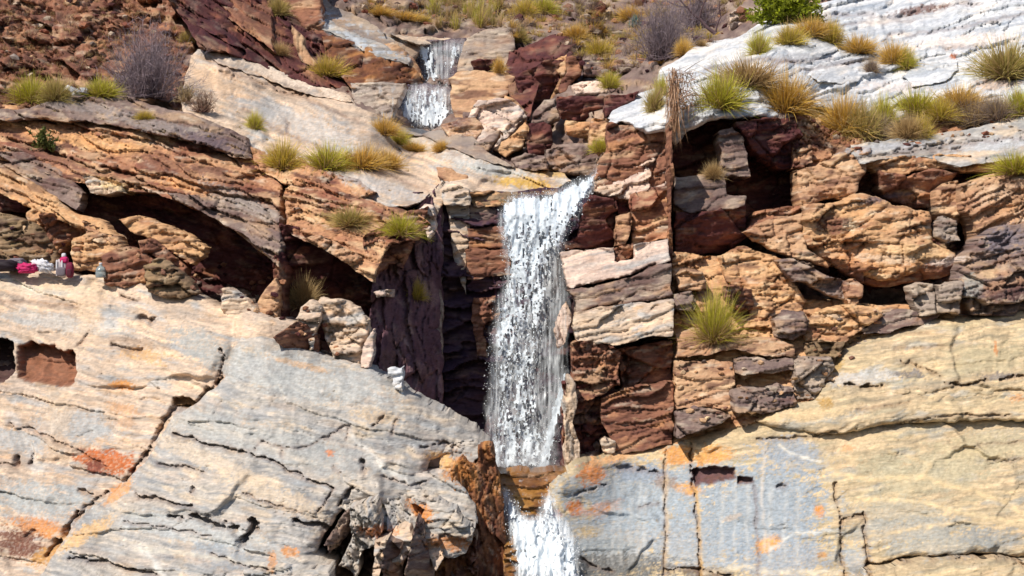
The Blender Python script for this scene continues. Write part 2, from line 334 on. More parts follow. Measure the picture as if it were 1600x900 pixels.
# ---- lower right slab
for a in [(960,760,120,46,-8,(184,188,190),.85),(960,840,130,70,-4,(180,184,188),.85),(1090,840,120,80,-6,(172,180,188),.85),(1100,740,90,26,-8,(178,182,188),.8),(1215,790,90,80,-6,(168,176,186),.85),(1220,870,100,50,-6,(164,172,182),.85),(1235,705,60,26,4,(164,172,182),.85),
          (1410,800,90,26,8,(190,186,172),.6),(1480,850,110,26,-4,(178,178,172),.7),(1500,720,120,40,-6,(206,192,160),.6),(1560,690,60,26,0,(190,184,166),.6),(1380,730,50,30,0,(196,190,160),.5)]: K('LR', 's', *a)
for a in [(1020,775,150,60,-8,(166,178,188),.9),(1180,800,130,90,-6,(162,174,186),.9),(940,870,80,50,0,(172,180,184),.8)]: K('LR', 's', *a)
for a in [(925,740,26,20,-10,(232,148,84),.95),(955,718,45,8,-14,(240,184,130),.8),(1060,712,30,20,-4,(226,160,90),.9),(1110,712,40,18,-6,(232,170,98),.9),(1075,765,26,12,8,(234,170,90),.85),(900,795,16,14,20,(222,130,56),.9),
          (940,796,36,13,-16,(230,148,72),.9),(870,805,9,12,0,(190,92,50),.8),(1280,798,9,12,0,(240,156,64),.95),(1200,850,26,15,-22,(240,172,92),.9),(1286,868,9,7,0,(206,150,84),.8),(1145,808,22,6,-18,(228,178,116),.6),
          (920,830,26,12,0,(222,186,120),.6),(1000,740,60,16,6,(160,172,188),.8),(1000,800,110,40,-8,(178,190,200),.6),(1180,790,120,60,-8,(166,176,184),.5),(1240,720,70,26,6,(164,174,186),.5),(960,885,110,26,0,(110,108,104),.8),
          (1040,755,24,12,0,(150,120,96),.6),(1450,740,120,40,-4,(200,190,160),.6),(1420,830,130,24,-4,(176,176,170),.7),(1550,840,60,20,0,(150,156,160),.5),(1540,700,80,24,-6,(206,190,152),.6),(1330,690,60,20,0,(232,206,168),.6),
          (1325,700,12,8,0,(222,160,110),.6),(1340,880,24,30,0,(170,180,190),.6),(1590,622,14,8,0,(226,160,100),.6),(1290,630,16,12,0,(190,150,84),.8),(1310,570,10,22,0,(188,154,92),.7),(1350,590,90,14,-4,(210,212,214),.6),(1550,560,80,30,0,(196,184,150),.6),(1555,545,4,14,0,(210,130,70),.7),
          (1420,585,30,8,4,(110,104,104),.7),(1560,587,40,7,0,(104,100,110),.6),(1100,895,70,10,0,(110,92,70),.7),(1450,600,90,8,0,(150,150,140),.4),(1240,650,120,12,-4,(236,206,160),.6)]: K('LR', 's', *a)
for x in (960,972,988,1000,1010,1130,1150,1170,1205,1228,1248): K('LR', 'l', [(x,745+x % 30),(x-3,830),(x-2,880)], 3.2, (222,220,214), .42, 0)
for a in [([(1220,698),(1245,712),(1282,722)],2.2,(240,234,220),.9,.01),([(1300,740),(1360,748),(1440,745),(1480,758),(1520,765),(1600,800)],4,(246,218,170),.85,.012),([(1360,765),(1340,778),(1400,782),(1450,786),(1500,800),(1600,818)],2.8,(246,222,176),.85,.01),
          ([(1600,812),(1500,815),(1430,826),(1360,840)],3,(244,216,170),.8,.01),([(1040,715),(1042,800),(1040,890)],3.4,(236,214,180),.75,.0),([(1090,765),(1093,830),(1096,900)],3,(238,196,120),.8,0),([(1285,700),(1300,740),(1308,800)],9,(226,206,170),.6,0),
          ([(1205,860),(1240,835),(1306,828)],2.5,(232,232,226),.8,0),([(1440,746),(1455,725),(1390,705)],3,(244,216,168),.6,0),([(1100,895),(1160,885),(1200,893),(1310,895)],4,(240,226,200),.8,.01),([(1195,700),(1190,780),(1196,860)],3,(226,214,200),.6,0)]: K('LR', 'l', *a)
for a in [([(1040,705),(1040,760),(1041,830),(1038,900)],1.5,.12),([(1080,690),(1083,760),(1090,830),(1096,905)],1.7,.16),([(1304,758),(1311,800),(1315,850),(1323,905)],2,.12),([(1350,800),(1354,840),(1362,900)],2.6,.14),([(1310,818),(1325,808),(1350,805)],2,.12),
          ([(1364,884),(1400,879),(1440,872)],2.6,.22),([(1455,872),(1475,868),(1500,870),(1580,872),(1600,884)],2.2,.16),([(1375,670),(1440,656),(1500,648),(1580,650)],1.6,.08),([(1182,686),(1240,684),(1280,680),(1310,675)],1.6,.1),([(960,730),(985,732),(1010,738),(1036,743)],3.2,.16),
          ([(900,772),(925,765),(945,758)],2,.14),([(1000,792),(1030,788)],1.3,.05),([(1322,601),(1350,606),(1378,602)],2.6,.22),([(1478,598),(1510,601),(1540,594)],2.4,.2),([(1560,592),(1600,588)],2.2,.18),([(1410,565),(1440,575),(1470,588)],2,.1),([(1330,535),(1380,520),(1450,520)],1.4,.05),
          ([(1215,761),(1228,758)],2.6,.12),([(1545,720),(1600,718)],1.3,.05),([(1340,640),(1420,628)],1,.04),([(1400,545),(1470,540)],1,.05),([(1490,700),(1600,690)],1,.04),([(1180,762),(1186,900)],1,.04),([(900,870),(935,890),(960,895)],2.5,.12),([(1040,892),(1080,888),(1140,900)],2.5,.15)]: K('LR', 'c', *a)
K('LR', 'v', [(1082,733),(1104,730),(1105,728),(1150,730),(1150,748),(1112,756),(1085,761)], .28, 3, (104,62,60))
K('LR', 'v', [(1152,744),(1178,744),(1180,756),(1153,757)], .22, 3, (110,72,66))
# ---- right column
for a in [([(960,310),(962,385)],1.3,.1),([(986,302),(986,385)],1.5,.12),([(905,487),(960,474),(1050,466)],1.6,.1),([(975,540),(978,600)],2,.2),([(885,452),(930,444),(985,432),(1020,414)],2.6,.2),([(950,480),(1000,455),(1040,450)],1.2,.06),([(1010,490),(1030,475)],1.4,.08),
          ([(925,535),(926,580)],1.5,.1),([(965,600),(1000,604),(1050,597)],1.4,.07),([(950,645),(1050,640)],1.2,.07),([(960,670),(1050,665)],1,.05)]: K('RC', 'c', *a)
# ---- overhanging boulders on the right
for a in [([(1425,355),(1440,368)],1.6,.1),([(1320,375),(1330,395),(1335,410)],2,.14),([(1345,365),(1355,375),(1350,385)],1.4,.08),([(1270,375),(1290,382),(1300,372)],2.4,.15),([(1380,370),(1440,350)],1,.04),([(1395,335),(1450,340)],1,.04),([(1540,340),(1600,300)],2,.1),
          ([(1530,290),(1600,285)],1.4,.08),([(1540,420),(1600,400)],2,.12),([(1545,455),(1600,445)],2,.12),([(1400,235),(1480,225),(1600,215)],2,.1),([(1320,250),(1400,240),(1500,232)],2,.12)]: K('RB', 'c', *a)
for a in [(1327,353,17,11,0,(240,220,190),.95),(1300,350,30,16,0,(128,84,70),.8),(1430,395,70,18,-6,(232,196,150),.6),(1390,405,60,9,5,(222,196,170),.7),(1480,408,40,8,-8,(222,206,196),.8),(1380,310,60,6,-14,(110,100,110),.6),(1570,375,40,26,0,(126,118,128),.8),
          (1560,300,50,16,-20,(214,186,160),.6),(1560,225,90,10,-6,(204,206,210),.8),(1400,228,100,8,-6,(186,188,194),.8),(1520,450,20,26,0,(170,170,164),.7),(1570,460,50,14,0,(88,54,54),.7),(1545,425,16,12,0,(222,190,150),.7)]: K('RB', 's', *a)
# ---- left ledges
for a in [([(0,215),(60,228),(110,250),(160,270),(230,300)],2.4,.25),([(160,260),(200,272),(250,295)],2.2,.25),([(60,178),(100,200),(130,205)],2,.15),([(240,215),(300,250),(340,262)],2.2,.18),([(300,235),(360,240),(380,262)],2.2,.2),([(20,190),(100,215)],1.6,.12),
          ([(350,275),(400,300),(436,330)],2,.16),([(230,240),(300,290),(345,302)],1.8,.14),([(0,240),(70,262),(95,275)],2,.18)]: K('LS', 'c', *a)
for a in [(120,165,90,12,8,(150,138,134),.85),(240,195,100,12,12,(152,140,136),.85),(330,222,60,12,16,(120,104,110),.85),(160,225,90,16,12,(240,186,128),.7),(60,205,80,14,10,(236,180,128),.6),(300,292,70,12,14,(240,180,124),.7),(180,290,30,10,18,(236,206,150),.7),
          (90,250,80,14,16,(124,84,76),.7),(250,255,70,16,14,(132,92,78),.6),(380,315,90,16,24,(176,164,156),.7),(330,270,50,10,20,(150,110,92),.6)]: K('LS', 's', *a)
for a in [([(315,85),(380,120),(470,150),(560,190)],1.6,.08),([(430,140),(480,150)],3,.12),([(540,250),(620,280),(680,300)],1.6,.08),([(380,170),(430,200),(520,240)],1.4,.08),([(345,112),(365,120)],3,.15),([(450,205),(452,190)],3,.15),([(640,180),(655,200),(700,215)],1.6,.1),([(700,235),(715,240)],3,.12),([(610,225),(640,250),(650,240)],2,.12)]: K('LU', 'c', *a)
for a in [(450,120,110,12,18,(248,228,206),.8),(480,200,110,26,18,(204,200,196),.7),(340,130,60,24,20,(232,196,160),.6),(590,290,90,14,18,(196,192,190),.7),(620,210,60,14,24,(226,214,196),.6),(770,265,80,12,8,(198,200,196),.8),(820,285,60,10,6,(226,184,96),.9),(720,245,70,12,16,(206,204,200),.7),(860,270,40,8,8,(222,184,110),.7),(540,350,60,10,20,(176,160,90),.4)]: K('LU', 's', *a)
# ---- white slab
for a in [([(1250,30),(1330,22),(1400,26),(1470,12),(1530,4)],2,.14),([(1380,62),(1400,52),(1412,50)],1.5,.1),([(1480,75),(1540,73)],1.5,.08),([(1250,45),(1330,38),(1430,30)],1.2,.05),([(1100,110),(1180,95),(1240,98)],1.4,.07),([(1130,140),(1220,100),(1300,90)],1.2,.06),([(1215,170),(1235,160),(1275,152)],2.2,.14),([(1250,110),(1330,98),(1400,85)],1,.05),([(1420,55),(1520,40),(1600,22)],1,.05)]: K('WS', 'c', *a)
for a in [(1440,14,50,7,-8,(128,96,88),.8),(1230,92,60,9,-6,(178,180,186),.8),(1320,97,24,5,-8,(166,166,172),.8),(1500,65,110,12,-5,(248,232,222),.7),(1175,130,50,10,-20,(196,204,214),.6),(1490,88,7,6,0,(186,110,70),.9),(1130,90,60,10,-14,(252,250,246),.6),(1350,52,120,8,-8,(190,196,206),.5),(1110,175,40,14,-30,(226,228,232),.6),(1400,135,70,10,0,(240,224,216),.5),(1560,130,50,12,-8,(236,206,184),.7)]: K('WS', 's', *a)

# ---------------------------------------------------------------- the things.  (style, palette, outline, off, keywords)
T = []
def thing(name, label, cat, keys, pieces, group=None, kind=None, mat=None): T.append((name, label, cat, keys, pieces, group, kind, mat))
V = dict
# lower left
thing('rock_slab', 'cream and grey rock slab at the lower left, bags resting on its top edge', 'rock slab', ['LL'], [
 ('slab_face', 'slab', 'cream', [(-60,414),(60,423),(120,428),(175,436),(235,446),(300,463),(345,478),(420,492),(462,500),(480,508),(440,528),(400,560),(370,600),(300,700),(200,780),(140,870),(60,950),(-60,950)], 0, V(r=12, th=1.6)),
])
thing('rock_slab', 'large rounded grey slab with long thin cracks, its broken right end beside the lower cascade', 'rock slab', ['LL2'], [
 ('slab_face', 'slab', 'grey', [(372,523),(425,530),(480,548),(520,562),(600,588),(640,616),(700,650),(742,672),(768,702),(700,712),(672,722),(660,745),(668,765),(650,790),(600,792),(548,786),(520,810),(500,850),(490,870),(515,890),(500,950),(20,950),(78,872),(120,812),(165,778),(205,738),(245,686),(268,650),(305,634),(345,592),(355,556)], -.42, V(r=34, rnd=.42, th=1.5)),
 ('fractured_end', 'block', 'grey', [(520,745),(560,735),(640,748),(700,742),(705,780),(690,805),(660,830),(640,860),(600,862),(575,850),(560,800),(520,790)], -.3, V(r=8, th=1., sv=.1, a=60, ca=.2, ck=.12, c=26)),
 ('broken_fin', 'block', 'grey', [(545,792),(585,782),(598,830),(586,850),(566,862),(556,900),(530,885),(548,840)], -.55, V(flat=1, sv=.25, r=8, a=60, c=22, ck=.12, ca=.22)),
 ('broken_fin', 'block', 'cream', [(583,846),(606,843),(600,868),(592,905),(586,950),(578,950)], -.75, V(flat=1, sv=.3, r=4, c=24)),
 ('broken_fin', 'block', 'cream', [(612,828),(640,826),(646,850),(632,872),(622,900),(612,880),(606,850)], -.7, V(flat=1, sv=.3, r=5, c=24)),
 ('broken_fin', 'block', 'cream', [(664,838),(684,838),(694,872),(682,890),(672,872)], -.7, V(flat=1, sv=.3, r=5, c=24)),
 ('side_fin', 'block', 'taupe', [(604,846),(628,848),(632,950),(592,950),(596,880)], -.62, V(flat=1, sh=2.2, sv=.1, r=4)),
 ('side_fin', 'block', 'taupe', [(650,812),(658,818),(672,870),(684,950),(628,950),(636,880)], -.6, V(flat=1, sh=2.2, sv=.1, r=4)),
 ('side_fin', 'block', 'taupe', [(552,786),(566,790),(556,820),(530,850),(512,868),(508,850),(528,812)], -.15, V(flat=1, sh=2., r=4)),
 ('front_block', 'boulder', 'grey', [(668,778),(690,786),(712,796),(722,815),(742,824),(738,846),(728,866),(700,872),(676,864),(660,836),(656,808)], -.75, V(flat=1, sv=.45, sh=-.15, r=8)),
 ('wedge', 'boulder', 'grey', [(636,762),(666,770),(690,782),(716,798),(706,806),(672,796),(640,786)], -.6, V(flat=1, sv=1.2, r=4)),
 ('end_slab', 'slab', 'grey', [(640,742),(690,738),(716,750),(742,790),(746,818),(716,800),(690,788),(650,776)], -.45, V(flat=1, sv=.8, sh=.1, r=6)),
 ('upper_block', 'boulder', 'grey', [(690,705),(706,690),(742,690),(762,706),(742,720),(752,742),(730,740),(700,740),(686,730)], -.35, V(flat=1, sv=.7, r=6)),
 ('rusty_end_face', 'vert', 'rust', [(700,738),(722,715),(745,728),(748,700),(768,698),(780,748),(786,790),(792,850),(802,905),(804,960),(640,960),(680,880),(730,868),(744,825),(718,800),(710,770)], -.1, V(flat=1, sh=.75, sv=.35, r=10, c=30, ca=.14, st=.06)),
 ('ledge', 'layer', 'grey', [(380,880),(440,884),(480,886),(512,895),(516,950),(380,950)], -.5, V(flat=1, sv=.9, r=6)),
 ('broken_core', 'rubble', 'brown', [(470,800),(560,770),(700,800),(745,830),(745,960),(470,960)], .95, V(flat=1, sv=.3, r=10)),
])
# lower right
thing('rock_slab', 'blue grey and cream rock face at the lower right with orange stains and pale veins', 'rock slab', ['LR'], [
 ('slab_face', 'slabr', 'yellow', [(872,745),(905,724),(950,713),(1020,701),(1080,686),(1150,666),(1185,652),(1240,640),(1400,640),(1640,620),(1680,640),(1680,885),(1560,868),(1440,873),(1362,890),(1340,960),(900,960),(880,860),(862,800),(860,760)], -.14, V(r=22, rnd=.3, th=1.5)),
 ('lower_ledge', 'slabr', 'yellow', [(1350,892),(1440,875),(1560,870),(1680,888),(1680,960),(1340,960)], -.3, V(r=8)),
 ('ledge', 'slabr', 'yellow', [(1278,628),(1286,606),(1300,597),(1322,605),(1400,604),(1480,598),(1540,598),(1680,590),(1680,655),(1500,660),(1400,664),(1285,684),(1180,660),(1230,636)], -.42, V(r=18, rnd=.3, th=1.2)),
 ('upper_ledge', 'slabr', 'yellow', [(1300,594),(1308,562),(1322,545),(1362,524),(1430,512),(1450,500),(1520,496),(1560,492),(1600,484),(1680,470),(1680,640),(1400,640),(1310,612)], -.4, V(r=34, rnd=.5, th=1.4, ca=.09, na=.16)),
])
# gorge
thing('gorge_wall', 'shadowed purple brown side wall of the gorge left of the main waterfall, streaked vertically', 'cliff', [], [
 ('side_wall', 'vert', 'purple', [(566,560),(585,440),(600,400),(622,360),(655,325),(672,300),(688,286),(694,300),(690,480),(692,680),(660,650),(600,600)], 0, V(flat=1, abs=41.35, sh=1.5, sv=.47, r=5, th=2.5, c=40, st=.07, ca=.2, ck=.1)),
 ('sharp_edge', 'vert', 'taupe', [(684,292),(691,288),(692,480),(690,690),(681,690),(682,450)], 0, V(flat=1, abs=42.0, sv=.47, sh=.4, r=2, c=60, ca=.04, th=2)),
 ('cap_block', 'slab', 'cream', [(652,322),(668,302),(690,284),(698,290),(694,316),(682,334),(664,348),(654,338)], 0, V(flat=1, abs=42.6, sv=.8, sh=.3, r=4, th=.6)),
 ('cap_block', 'boulder', 'pink', [(655,328),(664,318),(678,322),(678,360),(664,352),(657,345)], -.3, V(flat=1, sv=.8, r=4)),
 ('cap_block', 'boulder', 'pink', [(660,356),(672,352),(678,362),(668,372)], -.3, V(flat=1, sv=.8, r=3)),
 ('broken_rim', 'block', 'brown', [(565,370),(600,352),(640,330),(668,322),(662,350),(640,380),(628,420),(605,410),(585,430),(570,400)], -.35, V(flat=1, sv=.35, sh=.6, r=6)),
])
thing('gorge_wall', 'layered back wall of the gorge behind the main waterfall, pale at its top left', 'cliff', [], [
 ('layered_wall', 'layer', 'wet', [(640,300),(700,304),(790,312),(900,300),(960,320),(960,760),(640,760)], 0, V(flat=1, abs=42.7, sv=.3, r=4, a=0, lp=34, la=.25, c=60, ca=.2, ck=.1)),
 ('upper_block', 'layer', 'taupe', [(733,320),(786,318),(790,350),(735,352)], 0, V(flat=1, abs=42.85, sv=.1, r=5, a=0)),
 ('block', 'layer', 'brown', [(730,356),(790,352),(794,386),(732,390)], 0, V(flat=1, abs=42.65, sv=.1, r=6, a=0)),
 ('block', 'layer', 'brown', [(728,392),(796,388),(800,430),(730,438)], 0, V(flat=1, abs=42.4, sv=.1, r=6, a=0)),
 ('pale_ledge', 'layer', 'cream', [(690,290),(735,296),(735,330),(728,460),(712,420),(700,340)], 0, V(flat=1, abs=42.75, sv=.3, r=6, a=0, lp=22, la=.1)),
 ('rusty_block', 'block', 'brown', [(740,465),(775,462),(780,505),(770,560),(745,555),(736,500)], 0, V(flat=1, abs=42.1, sv=.2, r=8)),
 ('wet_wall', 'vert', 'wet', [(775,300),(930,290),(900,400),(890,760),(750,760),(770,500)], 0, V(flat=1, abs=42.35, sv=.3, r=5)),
 ('rim_block', 'layer', 'cream', [(690,283),(735,292),(738,322),(694,318)], 0, V(flat=1, abs=42.7, sv=.9, r=5)),
 ('rim_block', 'layer', 'olive', [(732,296),(800,302),(870,298),(876,312),(800,322),(740,322)], 0, V(flat=1, abs=42.95, sv=.9, r=5)),
 ('ochre_lip', 'boulder', 'orange', [(730,300),(760,298),(795,304),(790,322),(745,324)], 0, V(flat=1, abs=42.9, sv=.8, r=5)),
])
thing('rock_sill', 'wet ochre brown stone sill between the main waterfall and the lower cascade', 'rock ledge', [], [
 ('sill', 'layer', 'amber', [(772,740),(800,736),(850,738),(900,733),(910,760),(905,830),(890,960),(780,960),(790,800)], .35, V(sv=.0, r=6, a=0, lp=18, la=.08)),
], mat='wet')
thing('rock_splinter', 'narrow yellow pale rock splinters standing between the main waterfall and the layered column', 'rock', [], [
 ('splinter', 'vert', 'cream', [(888,590),(898,600),(902,640),(893,660),(905,690),(908,722),(880,738),(884,680),(880,640)], .2, V(flat=1, sv=.1, r=4)),
 ('splinter', 'vert', 'pink', [(880,478),(888,470),(892,500),(884,535),(872,545),(868,520)], .3, V(flat=1, sv=.3, r=4)),
])
# right column
thing('rock_column', 'tall layered rock column beside the main waterfall with a smooth pale band across it', 'cliff', ['RC'], [
 ('crown_block', 'block', 'brown', [(950,192),(985,195),(1015,206),(1048,198),(1048,300),(985,308),(925,302),(932,270),(936,250),(948,235)], -.1, V(flat=1, sv=.45, sh=.1, r=6, a=-14, c=60, ca=.1)),
 ('mottled_block', 'block', 'pink', [(940,262),(985,250),(1046,240),(1048,300),(985,312),(925,306),(918,300)], -.3, V(flat=1, sv=.9, r=5, a=-16, c=30)),
 ('dark_block', 'boulder', 'maroon', [(912,322),(922,304),(965,308),(963,340),(958,387),(900,388),(876,392),(876,380),(902,370)], -.1, V(flat=1, sh=.7, sv=-.1, r=4)),
 ('dark_chip', 'boulder', 'maroon', [(966,310),(985,309),(984,334),(967,337)], -.15, V(flat=1, sh=.6, r=2)),
 ('pillar_block', 'layer', 'tan', [(962,337),(985,333),(986,362),(978,382),(961,384)], -.3, V(flat=1, sv=.4, r=3)),
 ('banded_block', 'layer', 'mixed', [(986,305),(1048,292),(1048,372),(988,386),(984,350)], -.22, V(flat=1, sv=.5, r=4, lp=20, la=.16)),
 ('dark_chip', 'boulder', 'brown', [(960,386),(990,380),(990,401),(961,410)], -.2, V(flat=1, sh=.5, r=2)),
 ('pale_layer', 'slabr', 'pink', [(876,394),(930,388),(960,385),(961,410),(990,403),(991,383),(1046,371),(1048,408),(1020,414),(985,430),(930,443),(888,450),(880,420)], -.45, V(flat=1, sv=.7, r=4, a=-12)),
 ('grey_layer', 'layer', 'taupe', [(885,453),(930,446),(985,434),(1030,412),(1050,412),(1051,467),(960,476),(903,487),(896,466)], -.4, V(flat=1, sv=.35, r=4)),
 ('pale_layer', 'layer', 'cream', [(901,488),(960,477),(1051,467),(1051,524),(1000,528),(958,541),(902,531),(896,512)], -.6, V(flat=1, sv=.6, r=5)),
 ('mottled_block', 'block', 'brown', [(893,535),(925,531),(958,541),(970,552),(966,600),(940,620),(903,626),(892,590)], -.3, V(flat=1, sv=.15, r=4, c=30)),
 ('recessed_block', 'block', 'brown', [(962,545),(1050,530),(1051,600),(975,606)], .0, V(flat=1, sv=.1, sh=.1, r=3)),
 ('lower_block', 'layer', 'brown', [(938,622),(975,606),(1051,596),(1051,694),(1000,702),(948,712),(955,690),(938,650)], -.3, V(flat=1, sv=.3, r=4, lp=16, la=.08)),
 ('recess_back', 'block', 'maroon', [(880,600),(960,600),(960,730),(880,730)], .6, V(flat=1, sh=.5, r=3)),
 ('pale_stone', 'boulder', 'cream', [(940,692),(948,686),(962,690),(962,712),(948,716),(940,706)], -.1, V(flat=1, r=4)),
 ('edge_strip', 'vert', 'brown', [(1046,190),(1051,186),(1051,400),(1054,690),(1049,690),(1047,400)], .12, V(flat=1, r=2, th=1., sh=.2)),
])
# right cliff
thing('rock_cliff', 'dark recessed cliff of square cut blocks below the white slab, right of the tall crack', 'cliff', ['RB'], [
 ('grey_ledge', 'layer', 'taupe', [(1054,276),(1100,272),(1131,275),(1132,308),(1165,306),(1163,322),(1120,330),(1080,332),(1054,318)], -.5, V(flat=1, sv=.7, r=4)),
 ('dark_block', 'boulder', 'maroon', [(1055,328),(1080,332),(1120,328),(1166,318),(1166,372),(1140,396),(1090,398),(1055,400)], .1, V(flat=1, sv=-.5, sh=.5, r=4)),
 ('tan_face', 'block', 'orange', [(1052,318),(1078,334),(1076,350),(1086,362),(1056,372)], -.2, V(flat=1, sv=.3, r=4)),
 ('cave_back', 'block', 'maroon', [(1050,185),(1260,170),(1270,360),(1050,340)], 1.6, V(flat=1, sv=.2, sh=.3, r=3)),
 ('pillar', 'layer', 'taupe', [(1122,206),(1145,196),(1158,212),(1168,240),(1172,276),(1130,276),(1126,240)], -.1, V(flat=1, sv=.3, r=4, a=0, lp=12, la=.04)),
 ('overhang_block', 'block', 'maroon', [(1150,192),(1200,184),(1245,182),(1252,222),(1246,258),(1215,262),(1190,250),(1166,222)], .0, V(flat=1, sv=-.2, sh=.45, r=5)),
 ('small_block', 'boulder', 'tan', [(1244,232),(1268,226),(1270,256),(1248,262)], -.2, V(flat=1, sv=.3, r=3)),
 ('leaning_block', 'boulder', 'tan', [(1246,264),(1300,252),(1322,228),(1362,232),(1356,262),(1340,300),(1318,312),(1280,312),(1256,336),(1248,306)], -.4, V(flat=1, sv=.45, sh=.1, r=10)),
 ('shelf_block', 'block', 'brown', [(1180,330),(1260,320),(1260,350),(1200,345),(1166,362)], .3, V(flat=1, sv=.6, r=5)),
])
thing('rock_ledge', 'grey topped overhanging ledge of layered rock at the right edge, peach coloured underneath', 'rock ledge', ['RB'], [
 ('grey_cap', 'layer', 'grey', [(1322,230),(1400,216),(1500,204),(1600,186),(1680,180),(1680,240),(1560,250),(1500,262),(1460,246),(1400,248),(1345,256)], -.75, V(sv=.5, r=7, a=-8)),
 ('peach_band', 'boulder', 'orange', [(1340,250),(1400,244),(1470,240),(1580,248),(1600,262),(1510,270),(1470,262),(1430,268),(1400,284),(1375,272)], -.65, V(flat=1, sv=.5, r=8)),
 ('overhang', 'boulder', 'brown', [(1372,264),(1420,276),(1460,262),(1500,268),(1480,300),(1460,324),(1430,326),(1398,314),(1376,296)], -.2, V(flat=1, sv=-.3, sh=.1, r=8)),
 ('side_stone', 'boulder', 'tan', [(1462,300),(1478,286),(1498,282),(1500,346),(1484,350),(1464,330)], -.35, V(flat=1, sv=.4, r=5)),
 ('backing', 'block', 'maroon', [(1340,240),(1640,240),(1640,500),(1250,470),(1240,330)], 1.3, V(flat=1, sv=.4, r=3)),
])
thing('boulder', 'broad tan boulder wedged below the overhanging ledge, dark along its curved underside', 'boulder', ['RB'], [
 ('boulder_body', 'boulder', 'orange', [(1256,342),(1268,316),(1305,318),(1340,302),(1378,306),(1400,318),(1440,326),(1462,328),(1463,376),(1498,392),(1500,412),(1440,426),(1400,438),(1360,434),(1320,420),(1280,402),(1256,380)], -.65, V(flat=1, sv=.42, r=16, th=.6, rnd=.4)),
 ('left_lobe', 'boulder', 'tan', [(1164,362),(1204,342),(1256,334),(1262,390),(1300,412),(1296,420),(1240,402),(1180,376)], -.55, V(flat=1, sv=.6, r=10, th=.5)),
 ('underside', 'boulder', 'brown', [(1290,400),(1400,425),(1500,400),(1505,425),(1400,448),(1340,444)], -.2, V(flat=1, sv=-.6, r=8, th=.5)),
])
thing('boulder', 'small oval grey stone tucked against the right end of the broad tan boulder', 'boulder', [], [
 (None, 'boulder', 'stone', [(1463,352),(1474,338),(1497,342),(1500,376),(1482,380),(1463,370)], -.75, V(flat=1, sv=.4, r=9, th=.5))])
thing('boulder', 'large banded brown boulder at the right edge, upper of two stacked there', 'boulder', ['RB'], [
 (None, 'strata', 'tan', [(1502,290),(1540,272),(1600,266),(1680,262),(1680,360),(1580,360),(1548,376),(1528,392),(1524,350),(1506,330)], -.7, V(flat=1, sv=.5, r=16, a=-24, la=.05, ca=.15))])
thing('boulder', 'rounded grey and brown boulder at the right edge, lower of two stacked there', 'boulder', ['RB'], [
 (None, 'boulder', 'taupe', [(1500,424),(1512,400),(1530,372),(1570,352),(1680,338),(1680,478),(1570,494),(1524,492),(1502,462)], -1.0, V(flat=1, sv=.45, r=20, a=-10, c=60, ca=.3))])
thing('boulder', 'bright orange wedge shaped rock face just left of the grey slab below the tan boulder', 'boulder', [], [
 (None, 'boulder', 'orange', [(1126,402),(1160,386),(1190,392),(1232,408),(1240,440),(1262,470),(1250,500),(1170,500),(1176,460),(1136,440),(1128,425)], -.3, V(flat=1, sv=.7, r=6))])
thing('boulder', 'slanting grey wedge of rock under the left lobe of the broad tan boulder', 'boulder', [], [
 (None, 'boulder', 'taupe', [(1214,408),(1240,404),(1280,424),(1322,440),(1322,470),(1296,462),(1262,442),(1240,440)], -.7, V(flat=1, sv=.6, sh=.1, r=7, th=.6))])
for lb, pl, pal, off, k in [
 ('small upright pale stone in the shadow under the broad tan boulder', [(1319,441),(1336,436),(1347,446),(1345,466),(1334,480),(1322,474)], 'tan', -.8, {}),
 ('squared grey block with a dark front in the shadow below the tan boulder', [(1422,448),(1440,440),(1462,442),(1463,490),(1440,492),(1424,470)], 'stone', -.8, {}),
 ('pale grey block right of the squared dark fronted block', [(1464,446),(1500,440),(1504,470),(1500,492),(1466,486)], 'stone', -.75, {}),
 ('rounded peach coloured boulder above the left end of the yellow ledge', [(1258,516),(1274,490),(1310,476),(1366,480),(1384,494),(1350,514),(1322,534),(1300,536),(1262,532)], 'orange', -.55, dict(sv=.7)),
 ('grey stone with rounded top left of the rounded peach boulder', [(1206,500),(1228,484),(1256,486),(1266,502),(1256,522),(1240,532),(1212,528)], 'taupe', -.5, dict(sv=.6)),
 ('dark square block jutting out right of the tall grass clump', [(1134,446),(1152,446),(1176,452),(1178,482),(1158,490),(1136,470)], 'brown', -.7, dict(sh=.8, sv=-.1)),
 ('rounded tan block above and left of the tall grass clump', [(1056,430),(1070,420),(1098,424),(1104,440),(1096,456),(1060,456)], 'tan', -.5, {}),
 ('flat grey block left of the tall grass clump', [(1054,460),(1080,456),(1090,470),(1084,486),(1056,482)], 'taupe', -.55, {}),
 ('split grey block beside the left end of the yellow ledge', [(1243,566),(1262,560),(1300,556),(1306,575),(1290,598),(1276,626),(1246,626),(1240,600)], 'stone', -.45, dict(sv=.6)),
 ('low grey block above the orange rim of the lower right face', [(1145,614),(1166,606),(1198,608),(1220,600),(1240,606),(1244,634),(1190,648),(1148,642)], 'taupe', -.5, dict(sv=.6)),
 ('thin grey stone lying under the dark slot right of the crack', [(1055,646),(1086,636),(1120,640),(1142,650),(1120,664),(1058,684)], 'taupe', -.55, dict(sv=.6)),
]:
    kw = V(flat=1, sv=.45, r=6, th=.6); kw.update(k); thing('boulder', lb, 'boulder', [], [(None, 'boulder', pal, pl, off, kw)])
